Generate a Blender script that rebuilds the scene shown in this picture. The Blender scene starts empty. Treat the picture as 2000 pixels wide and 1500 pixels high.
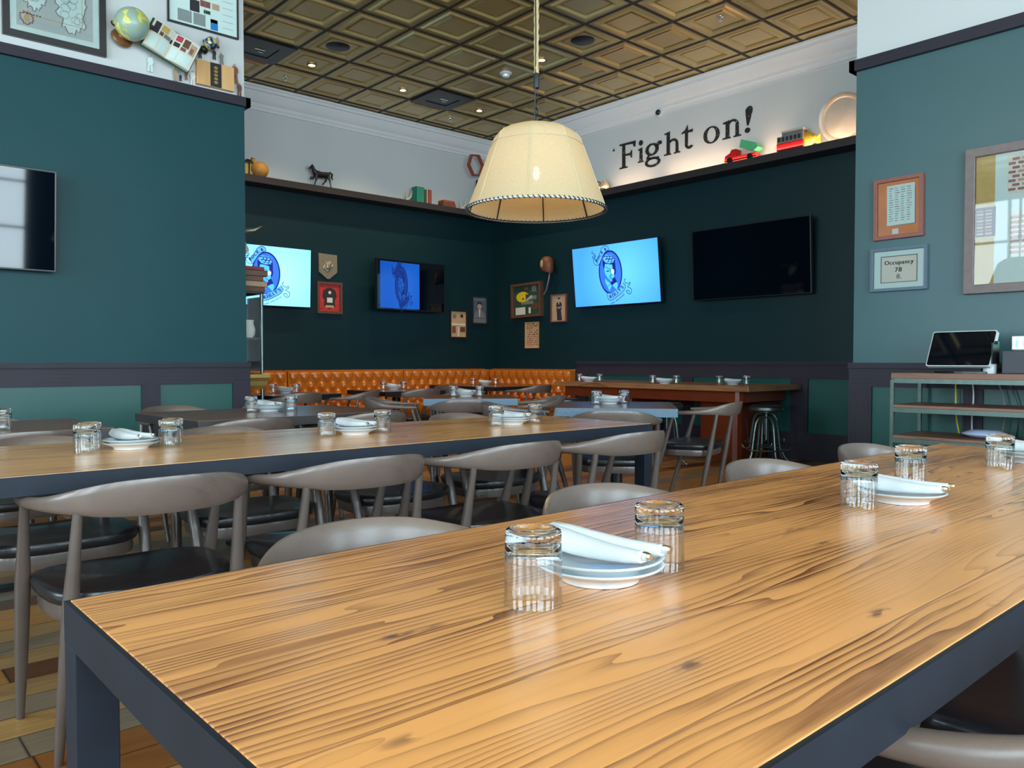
import bpy, bmesh, math, random
from mathutils import Vector, Matrix
random.seed(7)
C = bpy.context.scene.collection
PI = math.pi

# ---------------------------------------------------------------- camera
FPX, H = 1553.0, 1.05
PITCH = math.atan(45.5/FPX); YAW = math.radians(48.2)
cp, sp = math.cos(PITCH), math.sin(PITCH)
Rv = Vector((math.sin(YAW), -math.cos(YAW), 0))
Fv = Vector((math.cos(YAW)*cp, math.sin(YAW)*cp, -sp))
Uv = Vector((math.cos(YAW)*sp, math.sin(YAW)*sp, cp))
cam_d = bpy.data.cameras.new('camera'); cam = bpy.data.objects.new('camera', cam_d); C.objects.link(cam)
cam_d.sensor_width = 36; cam_d.lens = FPX/2000*36; cam_d.clip_start = .02
m = Matrix.Identity(4)
for i in range(3):
    m[i][0], m[i][1], m[i][2] = Rv[i], Uv[i], -Fv[i]
m[2][3] = H
cam.matrix_world = m
bpy.context.scene.camera = cam

# ---------------------------------------------------------------- world, exposure, daylight
sc = bpy.context.scene
sc.view_settings.view_transform = 'Standard'
sc.view_settings.look = 'None'
sc.view_settings.gamma = 1
sc.view_settings.use_curve_mapping = False
sc.view_settings.exposure = 0.55
w = bpy.data.worlds.new('sky'); sc.world = w; w.use_nodes = True
w.node_tree.nodes['Background'].inputs[0].default_value = (.70, .89, 1.0, 1)
w.node_tree.nodes['Background'].inputs[1].default_value = 11.0
sc.cycles.max_bounces = 8; sc.cycles.diffuse_bounces = 5; sc.cycles.glossy_bounces = 4
sc.cycles.transmission_bounces = 8; sc.cycles.transparent_max_bounces = 8
sc.cycles.sample_clamp_indirect = 6; sc.cycles.caustics_reflective = False; sc.cycles.caustics_refractive = False
sc.cycles.use_denoising = True

X0, Y0 = -4.7, -3.6                     # window walls behind the camera
XR, YB = 7.9, 9.28                      # alcove walls
XN, YN = 5.9, 6.6                       # near walls
CZ = 4.35
WIN_X = [(-2.2, 2.0), (1.3, 2.0), (4.5, 2.0)]     # centre, width on the wall X = X0
WIN_Y = [(-3.0, 2.0), (-.4, 2.2), (2.25, 1.7), (4.9, 1.4)]      # on the wall Y = Y0; the last one is added for more daylight
WZ0, WZ1 = .8, 4.05
def portal(loc, rot, sx, sy):
    l = bpy.data.lights.new('window_daylight', 'AREA'); l.shape = 'RECTANGLE'; l.size = sx; l.size_y = sy
    l.cycles.is_portal = True
    o = bpy.data.objects.new('window_daylight', l); C.objects.link(o); o.location = loc; o.rotation_euler = rot
for c, ww in WIN_X: portal((X0-.12, c, (WZ0+WZ1)/2), (0, -PI/2, 0), WZ1-WZ0, ww)
for c, ww in WIN_Y: portal((c, Y0-.12, (WZ0+WZ1)/2), (PI/2, 0, 0), ww, WZ1-WZ0)

# ---------------------------------------------------------------- pixel to world helpers (2000 x 1500 frame)
def ray(x, y): return Fv + Rv*((x-1000)/FPX) + Uv*((750-y)/FPX)
def onz(x, y, z): d = ray(x, y); t = (z-H)/d.z; return Vector((d.x*t, d.y*t, z))
def onx(x, y, X): d = ray(x, y); t = X/d.x; return Vector((X, d.y*t, H+d.z*t))
def ony(x, y, Y): d = ray(x, y); t = Y/d.y; return Vector((d.x*t, Y, H+d.z*t))

# ---------------------------------------------------------------- node helper
class NT:
    def __init__(s, name):
        s.m = bpy.data.materials.new(name); s.m.use_nodes = True
        s.t = s.m.node_tree; s.n = s.t.nodes; s.b = s.n['Principled BSDF']
    def put(s, sock, v):
        if isinstance(v, bpy.types.NodeSocket): s.t.links.new(v, sock)
        elif isinstance(v, (tuple, list)) and len(v) == 3 and sock.type == 'RGBA': sock.default_value = (*v, 1)
        else: sock.default_value = v
    def set(s, **k):
        names = dict(color='Base Color', rough='Roughness', metal='Metallic', spec='Specular IOR Level', coat='Coat Weight', coatr='Coat Roughness',
                     trans='Transmission Weight', ior='IOR', ecol='Emission Color', estr='Emission Strength', normal='Normal', sheen='Sheen Weight', alpha='Alpha')
        for a, v in k.items(): s.put(s.b.inputs[names[a]], v)
        return s
    def math(s, op, a, b=0.0, c=0.0):
        n = s.n.new('ShaderNodeMath'); n.operation = op
        s.put(n.inputs[0], a); s.put(n.inputs[1], b); s.put(n.inputs[2], c); return n.outputs[0]
    def obj(s): return s.n.new('ShaderNodeTexCoord').outputs['Object']
    def geo(s): return s.n.new('ShaderNodeNewGeometry').outputs['Position']
    def map(s, v, sc=(1, 1, 1), loc=(0, 0, 0), rot=(0, 0, 0)):
        n = s.n.new('ShaderNodeMapping'); s.put(n.inputs[0], v); n.inputs[1].default_value = loc; n.inputs[2].default_value = rot; n.inputs[3].default_value = sc
        return n.outputs[0]
    def sep(s, v): n = s.n.new('ShaderNodeSeparateXYZ'); s.put(n.inputs[0], v); return n.outputs
    def comb(s, x, y, z): 
        n = s.n.new('ShaderNodeCombineXYZ'); s.put(n.inputs[0], x); s.put(n.inputs[1], y); s.put(n.inputs[2], z); return n.outputs[0]
    def noise(s, v, scale=5, detail=3, rough=.5, dist=0):
        n = s.n.new('ShaderNodeTexNoise'); s.put(n.inputs['Vector'], v); n.inputs['Scale'].default_value = scale; n.inputs['Detail'].default_value = detail
        n.inputs['Roughness'].default_value = rough; n.inputs['Distortion'].default_value = dist; return n.outputs[0]
    def white(s, v): n = s.n.new('ShaderNodeTexWhiteNoise'); n.noise_dimensions = '3D'; s.put(n.inputs[0], v); return n.outputs[0]
    def voro(s, v, scale=5, f='F1'):
        n = s.n.new('ShaderNodeTexVoronoi'); s.put(n.inputs['Vector'], v); n.inputs['Scale'].default_value = scale; n.feature = f; return n.outputs
    def ramp(s, v, stops, mode='LINEAR'):
        n = s.n.new('ShaderNodeValToRGB'); s.put(n.inputs[0], v); n.color_ramp.interpolation = mode
        e = n.color_ramp.elements
        while len(e) < len(stops): e.new(.5)
        for i, (p, c) in enumerate(stops):
            e[i].position = p; e[i].color = (*c, 1) if isinstance(c, tuple) else (c, c, c, 1)
        return n.outputs[0]
    def mix(s, f, a, b, mode='MIX'):
        n = s.n.new('ShaderNodeMix'); n.data_type = 'RGBA'; n.blend_type = mode
        s.put(n.inputs[0], f); s.put(n.inputs[6], a); s.put(n.inputs[7], b); return n.outputs[2]
    def bump(s, h, strength=.3, dist=.01):
        n = s.n.new('ShaderNodeBump'); s.put(n.inputs['Height'], h); n.inputs['Strength'].default_value = strength; n.inputs['Distance'].default_value = dist
        s.put(s.b.inputs['Normal'], n.outputs[0]); return s

def srgb(r, g, b):
    f = lambda c: (c/255/12.92) if c/255 <= .04045 else ((c/255+.055)/1.055)**2.4
    return (f(r), f(g), f(b))

def plain(name, col, rough=.5, metal=0, var=.12, scale=30, bump=.0, **k):
    t = NT(name); v = t.noise(t.obj(), scale, 3)
    c = t.mix(v, tuple(x*(1-var) for x in col), tuple(min(1, x*(1+var)) for x in col))
    t.set(color=c, rough=rough, metal=metal, **k)
    if bump: t.bump(v, bump, .004)
    return t.m

def emit(name, col, strength):
    t = NT(name); t.set(color=(0, 0, 0), ecol=col, estr=strength, rough=.4); return t.m

def wood(name, light, dark, axis='X', ring=30, rough=.4, warp=3.0, plank=0, coat=.0, bump=.15, tone=.0, pits=False, contrast=.8, spec=.5):
    t = NT(name); P = t.sep(t.obj())
    if axis == 'X': a, b, c = P[0], P[1], P[2]
    elif axis == 'Y': a, b, c = P[1], P[0], P[2]
    else: a, b, c = P[2], P[0], P[1]
    idn = 0.0
    if plank:
        q = t.math('DIVIDE', b, plank); idn = t.math('FLOOR', q)
        fr = t.math('SUBTRACT', q, idn)
    rnd = t.white(t.comb(idn, 3.1, 1.7)) if plank else .0
    off = t.math('MULTIPLY', idn, 7.3) if plank else 0.0
    big = t.noise(t.comb(t.math('ADD', t.math('MULTIPLY', a, 1.0), off), t.math('MULTIPLY', b, 5.0), c), 1.0, 2, .45)
    wob = t.noise(t.comb(t.math('ADD', t.math('MULTIPLY', a, 5.0), off), t.math('MULTIPLY', b, 22.0), c), 1.0, 2)
    fld = t.math('ADD', t.math('MULTIPLY', t.math('ADD', b, t.math('MULTIPLY', c, .8)), ring), t.math('MULTIPLY', big, warp*3))
    fld = t.math('ADD', fld, t.math('MULTIPLY', wob, .7))
    fld = t.math('ADD', fld, t.math('MULTIPLY', t.noise(t.comb(off, t.math('MULTIPLY', b, 16.0), 4.0), 1.0, 1), ring*.10))
    line = t.math('FRACT', fld)
    line = t.math('POWER', line, 2.2)
    msk = t.ramp(t.noise(t.comb(t.math('ADD', t.math('MULTIPLY', a, 1.1), t.math('ADD', off, 31.0)), t.math('MULTIPLY', b, 6.0), c), 1.0, 2), [(.36, .18), (.62, 1.0)])
    line = t.math('MULTIPLY', line, msk)
    fib = t.noise(t.comb(t.math('MULTIPLY', a, 6.0), t.math('MULTIPLY', b, 260.0), t.math('MULTIPLY', c, 260.0)), 1.0, 3, .6)
    patch = t.noise(t.comb(t.math('ADD', t.math('MULTIPLY', a, 1.8), off), t.math('MULTIPLY', b, 7.0), c), 1.0, 4, .6)
    f = t.math('MULTIPLY', line, contrast*.62)
    f = t.math('ADD', f, t.math('MULTIPLY', t.math('SUBTRACT', fib, .5), .5))
    f = t.math('ADD', f, t.math('MULTIPLY', t.math('SUBTRACT', patch, .45), 1.6))
    if plank: f = t.math('ADD', f, t.math('MULTIPLY', t.math('SUBTRACT', rnd, .5), .35))
    f = t.math('ADD', f, tone)
    mid = tuple((l+d)/2 for l, d in zip(light, dark))
    col = t.ramp(f, [(.0, tuple(min(1, x*1.12) for x in light)), (.3, light), (.62, mid), (1, dark)])
    hgt = t.math('MULTIPLY', line, -1)
    if pits:
        v = t.voro(t.comb(t.math('MULTIPLY', a, 3.2), t.math('MULTIPLY', b, 9.0), 0.0), 1.6)
        pm = t.math('MULTIPLY', t.ramp(v[0], [(.06, 1.0), (.17, 0.0)]), t.ramp(t.noise(t.comb(t.math('MULTIPLY', a, 30), t.math('MULTIPLY', b, 60), 0.0), 1, 3), [(.42, 0.0), (.55, 1.0)]))
        col = t.mix(t.math('MULTIPLY', pm, .8), col, srgb(88, 62, 52))
    if plank:
        seam = t.ramp(t.math('ABSOLUTE', t.math('SUBTRACT', fr, .5)), [(.485, 0.0), (.498, 1.0)])
        col = t.mix(t.math('MULTIPLY', seam, .55), col, dark)
        hgt = t.math('SUBTRACT', hgt, seam)
    t.set(color=col, rough=rough, coat=coat, coatr=.18, spec=spec)
    t.bump(hgt, bump, .003)
    return t.m

M = {}
M['green'] = plain('teal_green_paint', (.0025, .050, .058), .5, var=.06, scale=4, bump=.02, spec=.3)
M['shadegreen'] = plain('shaded_green_paint', (.0015, .021, .027), .42, var=.06, scale=4, bump=.02, spec=.35)  # wall teal darkened, the alcove's shade is put into the colour
M['slategreen'] = plain('slate_green_wall', (.045, .105, .115), .36, var=.05, scale=4, bump=.02)  # greyer and paler than the left wall's green
M['panel_green'] = plain('panel_green_paint', (.008, .075, .066), .35, var=.05, scale=5)
M['white'] = plain('white_wall_paint', (.60, .62, .61), .6, var=.02, scale=3)
M['crown'] = plain('crown_white', (.74, .74, .74), .45, var=.02)
M['trim'] = wood('dark_stained_wood', srgb(44, 40, 50), srgb(22, 19, 26), 'X', 40, .5, warp=1.2, bump=.1, spec=.3)
M['trimy'] = wood('dark_stained_wood_y', srgb(44, 40, 50), srgb(22, 19, 26), 'Y', 40, .5, warp=1.2, bump=.1, spec=.3)
M['trimz'] = wood('dark_stained_wood_z', srgb(44, 40, 50), srgb(22, 19, 26), 'Z', 40, .5, warp=1.2, bump=.1, spec=.3)
M['shelfwood'] = plain('dark_shelf_wood', srgb(44, 38, 40), .45)
M['table1'] = wood('reclaimed_pine_top', srgb(222, 154, 90), srgb(102, 50, 24), 'X', 66, .26, warp=3.4, plank=.162, coat=.25, bump=.22, pits=True, contrast=1.15, tone=.10)
M['table2'] = wood('reclaimed_pine_top_far', srgb(216, 158, 96), srgb(130, 76, 40), 'X', 40, .25, warp=2.2, plank=.155, coat=.3, bump=.15, contrast=.8)
M['table3'] = wood('weathered_brown_top', srgb(122, 82, 58), srgb(50, 30, 24), 'X', 26, .26, warp=2.5, plank=.21, coat=.35, bump=.15)
M['tabley'] = wood('bar_top_wood', srgb(140, 96, 60), srgb(58, 34, 22), 'Y', 26, .3, warp=2.5, plank=.2, coat=.2, bump=.15)
M['mahog'] = plain('red_mahogany', srgb(104, 42, 18), .3, var=.2, scale=8)
M['steel'] = plain('blackened_steel', srgb(24, 31, 42), .5, .1, spec=.3, var=.35, scale=14, bump=.04)
M['galv'] = plain('galvanised_edge', srgb(78, 100, 116), .42, .3, var=.35, scale=120)
M['blackmetal'] = plain('black_metal', (.012, .013, .016), .4, .3)
M['chair'] = wood('grey_walnut_chair', srgb(96, 82, 75), srgb(54, 44, 40), 'X', 34, .33, warp=1.0, bump=.06, coat=.15, contrast=.55)
M['chairleg'] = plain('grey_walnut_leg', srgb(84, 73, 68), .33, var=.15, scale=20, coat=.2)
M['leather'] = plain('black_leather', (.010, .011, .014), .33, var=.2, scale=160, bump=.04, coat=.15)
M['tan'] = plain('tan_leather', srgb(186, 104, 26), .26, var=.12, scale=10, coat=.3)
M['tanseat'] = plain('tan_leather_seat', srgb(184, 102, 26), .3, var=.12, scale=10, coat=.2)
M['china'] = plain('white_china', (.60, .65, .67), .12, var=.01, coat=.3)
M['linen'] = plain('white_linen', (.56, .59, .61), .85, var=.03, scale=200, bump=.1)
M['chrome'] = plain('polished_steel', (.75, .76, .78), .15, 1, var=.02)
M['stoolmetal'] = plain('stool_gunmetal', srgb(92, 106, 104), .32, .85, var=.2, scale=20)
M['rackmetal'] = plain('rack_green_metal', srgb(88, 104, 98), .35, .6, var=.25, scale=25)
M['black'] = plain('black_plastic', (.008, .008, .010), .3)
M['screenoff'] = plain('dark_glass_screen', (.001, .003, .007), .04, var=0)
M['paper'] = plain('paper', (.68, .66, .56), .7, var=.06, scale=12)
M['rope'] = plain('jute_rope', srgb(178, 158, 118), .9, var=.35, scale=120, bump=.5)
M['ink'] = plain('black_ink', (.012, .012, .012), .7)
g = NT('clear_glass'); g.set(color=(1, 1, 1), rough=0.0, trans=1.0, ior=1.47); M['glass'] = g.m
g = NT('picture_glass')
mx = g.n.new('ShaderNodeMixShader'); tr = g.n.new('ShaderNodeBsdfTransparent'); gl = g.n.new('ShaderNodeBsdfGlossy'); gl.inputs['Roughness'].default_value = .02
fr = g.n.new('ShaderNodeFresnel'); fr.inputs[0].default_value = 1.5
g.t.links.new(fr.outputs[0], mx.inputs[0]); g.t.links.new(tr.outputs[0], mx.inputs[1]); g.t.links.new(gl.outputs[0], mx.inputs[2])
g.t.links.new(mx.outputs[0], g.n['Material Output'].inputs[0]); M['pane'] = g.m
g = NT('thin_clear_glass')
mx = g.n.new('ShaderNodeMixShader'); tr = g.n.new('ShaderNodeBsdfTransparent'); tr.inputs[0].default_value = (.975, .985, .985, 1); gl = g.n.new('ShaderNodeBsdfGlossy'); gl.inputs['Roughness'].default_value = .03
fr = g.n.new('ShaderNodeLayerWeight'); fr.inputs[0].default_value = .5
ff = g.math('ADD', g.math('MULTIPLY', g.math('POWER', fr.outputs['Facing'], 3.0), .95), .05)
g.t.links.new(ff, mx.inputs[0]); g.t.links.new(tr.outputs[0], mx.inputs[1]); g.t.links.new(gl.outputs[0], mx.inputs[2])
g.t.links.new(mx.outputs[0], g.n['Material Output'].inputs[0]); M['thinglass'] = g.m

# floor: mixed reclaimed boards running along X
t = NT('reclaimed_floor_boards'); P = t.sep(t.geo())
q = t.math('DIVIDE', P[1], .15); row = t.math('FLOOR', q); fy = t.math('SUBTRACT', q, row)
xx = t.math('DIVIDE', t.math('ADD', P[0], t.math('MULTIPLY', t.white(t.comb(row, 1.0, 2.0)), 3.0)), 1.05)
colm = t.math('FLOOR', xx); fx = t.math('SUBTRACT', xx, colm)
rn = t.white(t.comb(row, colm, 5.0))
base = t.ramp(rn, [(0, srgb(158, 98, 44)), (.18, srgb(198, 138, 66)), (.36, srgb(188, 146, 92)), (.55, srgb(112, 70, 44)), (.7, srgb(150, 132, 108)), (.85, srgb(200, 154, 92)), (1, srgb(84, 58, 50))], 'CONSTANT')
grn = t.noise(t.comb(t.math('ADD', t.math('MULTIPLY', P[0], 3), t.math('MULTIPLY', rn, 50)), t.math('MULTIPLY', P[1], 60), 0.0), 1.0, 5, .65)
base = t.mix(t.math('MULTIPLY', grn, .75), base, srgb(70, 42, 24))
sm = t.math('MAXIMUM', t.ramp(t.math('ABSOLUTE', t.math('SUBTRACT', fy, .5)), [(.48, 0.0), (.495, 1.0)]), t.ramp(t.math('ABSOLUTE', t.math('SUBTRACT', fx, .5)), [(.495, 0.0), (.499, 1.0)]))
base = t.mix(sm, base, (.01, .008, .006)); t.set(color=base, rough=.33, coat=.15); t.bump(t.math('SUBTRACT', grn, sm), .15, .004); M['floor'] = t.m

# brass tin ceiling
t = NT('brass_tin_tile'); P = t.sep(t.geo())
tid = t.comb(t.math('FLOOR', t.math('DIVIDE', t.math('SUBTRACT', P[0], 3.98), .604)), t.math('FLOOR', t.math('DIVIDE', t.math('SUBTRACT', P[1], 6.01), .605)), 0.0)
r1 = t.white(tid); nz = t.noise(t.geo(), 3.0, 3)
c = t.mix(r1, srgb(184, 160, 104), srgb(200, 180, 124)); t.set(color=c, metal=.45, rough=.3)
t.bump(nz, .25, .03); M['tin'] = t.m
M['tinbar'] = plain('ceiling_grid_bar', (.03, .025, .015), .5, .3)

# ---------------------------------------------------------------- mesh helpers
class MB:
    def __init__(s): s.bm = bmesh.new(); s.mi = 0
    def face(s, vs):
        try: f = s.bm.faces.new(vs)
        except ValueError: return None
        f.material_index = s.mi; return f
    def box(s, a, b, bev=0):
        x0, x1 = sorted((a[0], b[0])); y0, y1 = sorted((a[1], b[1])); z0, z1 = sorted((a[2], b[2]))
        v = [s.bm.verts.new(p) for p in ((x0,y0,z0),(x1,y0,z0),(x1,y1,z0),(x0,y1,z0),(x0,y0,z1),(x1,y0,z1),(x1,y1,z1),(x0,y1,z1))]
        fs = [s.face([v[i] for i in q]) for q in ((0,3,2,1),(4,5,6,7),(0,1,5,4),(1,2,6,5),(2,3,7,6),(3,0,4,7))]
        if bev:
            es = list({e for f in fs for e in f.edges})
            r = bmesh.ops.bevel(s.bm, geom=es, offset=bev, segments=2, affect='EDGES', profile=.6)
            for f in r['faces']: f.material_index = s.mi
        return s
    def rings(s, rings, close=True, caps=True):
        R = [[s.bm.verts.new(p) for p in r] for r in rings]
        n = len(R[0])
        for a, b in zip(R, R[1:]):
            for i in range(n if close else n-1):
                s.face([a[i], a[(i+1) % n], b[(i+1) % n], b[i]])
        if caps:
            s.face(R[0][::-1]); s.face(R[-1])
        return s
    def lathe(s, prof, n=24, c=(0, 0, 0), caps=True, axis='Z'):
        def P(r, z, a):
            x, y = r*math.cos(a), r*math.sin(a)
            if axis == 'Z': return (c[0]+x, c[1]+y, c[2]+z)
            if axis == 'X': return (c[0]+z, c[1]+x, c[2]+y)
            return (c[0]+x, c[1]+z, c[2]+y)
        return s.rings([[P(max(r, 1e-4), z, 2*PI*i/n) for i in range(n)] for r, z in prof], True, caps)
    def tube(s, pts, rad, n=8, caps=True, closed=False):
        pts = [Vector(p) for p in pts]
        if not isinstance(rad, (list, tuple)): rad = [rad]*len(pts)
        rings = []; N = len(pts); ref = None
        for i, p in enumerate(pts):
            if closed: d = pts[(i+1) % N]-pts[i-1]
            else: d = pts[min(i+1, N-1)]-pts[max(i-1, 0)]
            d.normalize()
            if ref is None: ref = Vector((0, 0, 1)) if abs(d.z) < .9 else Vector((1, 0, 0))
            a = d.cross(ref).normalized(); b = a.cross(d).normalized(); ref = b
            rings.append([p+a*(rad[i]*math.cos(2*PI*k/n))+b*(rad[i]*math.sin(2*PI*k/n)) for k in range(n)])
        if closed: rings.append(rings[0])
        return s.rings(rings, True, caps and not closed)
    def prism(s, poly, fn, d0, d1):
        """poly 2D points, fn(u, v, d) -> 3D"""
        a = [s.bm.verts.new(fn(u, v, d0)) for u, v in poly]; b = [s.bm.verts.new(fn(u, v, d1)) for u, v in poly]
        n = len(poly); fa = s.face(a[::-1]); fb = s.face(b)
        for i in range(n): s.face([a[i], a[(i+1) % n], b[(i+1) % n], b[i]])
        tr = [f for f in (fa, fb) if f]
        for f in tr: f.normal_update()
        if n > 4:
            r = bmesh.ops.triangulate(s.bm, faces=tr)
            for f in r['faces']: f.material_index = s.mi
        return s
    def sphere(s, c, r, sc=(1, 1, 1), n=16):
        prof = [(math.sin(PI*i/n), -math.cos(PI*i/n)) for i in range(n+1)]
        return s.rings([[(c[0]+max(p, 1e-4)*r*sc[0]*math.cos(2*PI*k/(2*n)), c[1]+max(p, 1e-4)*r*sc[1]*math.sin(2*PI*k/(2*n)), c[2]+q*r*sc[2]) for k in range(2*n)] for p, q in prof])
    def build(s, name, mats, parent=None, smooth=False, loc=None, rot=None, angle=35):
        me = bpy.data.meshes.new(name)
        bmesh.ops.remove_doubles(s.bm, verts=s.bm.verts, dist=1e-5)
        bmesh.ops.recalc_face_normals(s.bm, faces=s.bm.faces)
        if smooth:
            for f in s.bm.faces: f.smooth = True
            for e in s.bm.edges:
                if len(e.link_faces) == 2 and e.calc_face_angle(0) > math.radians(angle): e.smooth = False
        s.bm.to_mesh(me); s.bm.free()
        for mm in (mats if isinstance(mats, (list, tuple)) else [mats]): me.materials.append(M[mm] if isinstance(mm, str) else mm)
        o = bpy.data.objects.new(name, me); C.objects.link(o)
        if parent: o.parent = parent
        if loc is not None: o.location = loc
        if rot is not None: o.rotation_euler = rot
        return o

def tag(o, label, cat, group=None, kind=None):
    if label: o['label'] = label
    if cat: o['category'] = cat
    if group: o['group'] = group
    if kind: o['kind'] = kind
    return o
def thing(name, label, cat, loc=(0, 0, 0), rz=0, group=None):
    o = bpy.data.objects.new(name, None); C.objects.link(o); o.empty_display_size = .1
    o.location = loc; o.rotation_euler = (0, 0, rz); return tag(o, label, cat, group)
def kids(o): return list(o.children)
def dup(o, label=None, loc=None, rz=None, group=None, parent=None):
    c = o.copy(); C.objects.link(c)
    if parent: c.parent = parent
    if label: c['label'] = label
    if group: c['group'] = group
    if loc is not None: c.location = loc
    if rz is not None: c.rotation_euler = (0, 0, rz)
    for ch in kids(o): dup(ch, parent=c)
    return c
def structure(o): o['kind'] = 'structure'; return o

# ---------------------------------------------------------------- room shell
b = MB(); b.box((X0-.2, Y0-.2, -.1), (XR+.2, YB+.2, 0)); structure(b.build('floor', 'floor'))

def wall_mb(b, a, c):
    """green below 3.22, white above"""
    (x0, y0), (x1, y1) = a, c
    b.mi = 0; b.box((x0, y0, 0), (x1, y1, 3.22)); b.mi = 1; b.box((x0, y0, 3.22), (x1, y1, CZ))
b = MB(); wall_mb(b, (X0, YN), (2.85, YN+.15)); wall_mb(b, (2.7, YN+.15), (2.85, YB)); structure(b.build('wall_left', ['green', 'white']))
b = MB(); wall_mb(b, (2.7, YB), (XR+.2, YB+.2)); structure(b.build('wall_back', ['shadegreen', 'white']))
b = MB(); wall_mb(b, (XR, 2.6), (XR+.2, YB)); structure(b.build('wall_right', ['shadegreen', 'white']))
b = MB(); wall_mb(b, (XN, Y0), (XN+.15, 2.75)); wall_mb(b, (XN+.15, 2.6), (XR, 2.75)); structure(b.build('wall_near_right', ['slategreen', 'white']))
def pierced(b, axis, fixed0, fixed1, lo, hi, wins):
    def bx(u0, u1, z0, z1):
        for zz0, zz1, mi in ((z0, min(z1, 3.22), 0), (max(z0, 3.22), z1, 1)):
            if zz1 > zz0:
                b.mi = mi
                if axis == 'Y': b.box((fixed0, u0, zz0), (fixed1, u1, zz1))
                else: b.box((u0, fixed0, zz0), (u1, fixed1, zz1))
    u = lo
    for c, ww in wins:
        bx(u, c-ww/2, 0, CZ); bx(c-ww/2, c+ww/2, 0, WZ0); bx(c-ww/2, c+ww/2, WZ1, CZ); u = c+ww/2
    bx(u, hi, 0, CZ)
b = MB(); pierced(b, 'Y', X0-.2, X0, Y0-.2, YN+.15, WIN_X); structure(b.build('wall_window_side', ['green', 'white']))
b = MB(); pierced(b, 'X', Y0-.2, Y0, X0, XN+.15, WIN_Y); structure(b.build('wall_front', ['green', 'white']))
k = 0
for axis, wins in (('Y', WIN_X), ('X', WIN_Y)):
    for c, ww in wins:
        k += 1; b = MB()
        f0 = (X0 if axis == 'Y' else Y0)-.12
        def bar(u0, u1, z0, z1):
            if axis == 'Y': b.box((f0, u0, z0), (f0+.06, u1, z1))
            else: b.box((u0, f0, z0), (u1, f0+.06, z1))
        bar(c-ww/2, c-ww/2+.06, WZ0, WZ1); bar(c+ww/2-.06, c+ww/2, WZ0, WZ1); bar(c-ww/2, c+ww/2, WZ0, WZ0+.06); bar(c-ww/2, c+ww/2, WZ1-.06, WZ1)
        for i in (1, 2): bar(c-ww/2+ww*i/3-.02, c-ww/2+ww*i/3+.02, WZ0, WZ1)
        for i in (1, 2, 3): z = WZ0+(WZ1-WZ0)*i/4; bar(c-ww/2, c+ww/2, z-.02, z+.02)
        structure(b.build('window_%d' % k, 'trim'))

# ceiling of pressed tin tiles
b = MB(); GX, GY, TS = 3.98, 6.01, .6045
skip = {}
i0 = int((X0-GX)//TS); i1 = int((XR-GX)//TS)+1; j0 = int((Y0-GY)//TS); j1 = int((YB-GY)//TS)+1
for i in range(i0, i1):
    for j in range(j0, j1):
        x0, y0 = GX+i*TS, GY+j*TS; x1, y1 = x0+TS, y0+TS
        if x0 > XR or y0 > YB: continue
        part = x1 > XR or y1 > YB
        x1, y1 = min(x1, XR), min(y1, YB)
        lev = [(.012, 0), (.055, 0), (.075, -.012), (.10, -.012), (.12, .012), (.135, .012), (.15, .0), (.30, 0)]
        rings = []
        b.mi = 0
        w_, h_ = x1-x0, y1-y0
        if min(w_, h_) < .35 or part: lev = [(.012, 0), (min(w_, h_)*.25, 0), (min(w_, h_)*.27, .006), (min(w_, h_)*.45, .006)]
        for ins, dz in lev[:-1]:
            rings.append([(x0+ins, y0+ins, CZ+dz), (x1-ins, y0+ins, CZ+dz), (x1-ins, y1-ins, CZ+dz), (x0+ins, y1-ins, CZ+dz)])
        b.rings(rings, True, False); vs = [b.bm.verts.new(p) for p in rings[-1]]; b.face(vs)
for i in range(i0, i1+1):
    x = GX+i*TS
    if x < XR: b.mi = 1; b.box((x-.012, Y0, CZ-.008), (x+.012, YB, CZ+.02))
for j in range(j0, j1+1):
    y = GY+j*TS
    if y < YB: b.mi = 1; b.box((X0, y-.012, CZ-.009), (XR, y+.012, CZ+.02))
b.mi = 1; b.box((X0-.2, Y0-.2, CZ+.05), (XR+.2, YB+.2, CZ+.12))
structure(b.build('ceiling', ['tin', 'tinbar']))

# crown moulding in the alcove
prof = [(0, -.28), (.02, -.28), (.022, -.25), (.035, -.235), (.035, -.20), (.05, -.19), (.075, -.15), (.10, -.09), (.105, -.08), (.125, -.075), (.125, -.045), (.14, -.035), (.14, -.012), (0, -.012)]
b = MB(); b.rings([[(x, YB-p, CZ+q) for p, q in prof] for x in (2.85, XR)]); structure(b.build('trim_crown_back', 'crown', smooth=True))
b = MB(); b.rings([[(XR-p, y, CZ+q) for p, q in prof] for y in (2.75, YB)]); structure(b.build('trim_crown_right', 'crown', smooth=True))
# picture rails on near walls
b = MB(); b.box((X0, YN-.04, 3.20), (2.89, YN, 3.275)); b.box((2.85, YN-.04, 3.20), (2.89, YB, 3.275)); structure(b.build('trim_rail_left', 'trim'))
b = MB(); b.box((XN-.04, Y0, 3.195), (XN, 2.79, 3.275)); b.box((XN-.04, 2.75, 3.195), (XN+.2, 2.79, 3.275)); structure(b.build('trim_rail_right', 'trimy'))
# display shelves
b = MB(); b.box((2.85, YB-.25, 3.15), (XR, YB, 3.23)); structure(b.build('trim_shelf_back', 'shelfwood'))
b = MB(); b.box((XR-.25, 2.75, 3.15), (XR, YB-.25, 3.23)); structure(b.build('trim_shelf_right', 'shelfwood'))
SZ = 3.23
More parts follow.
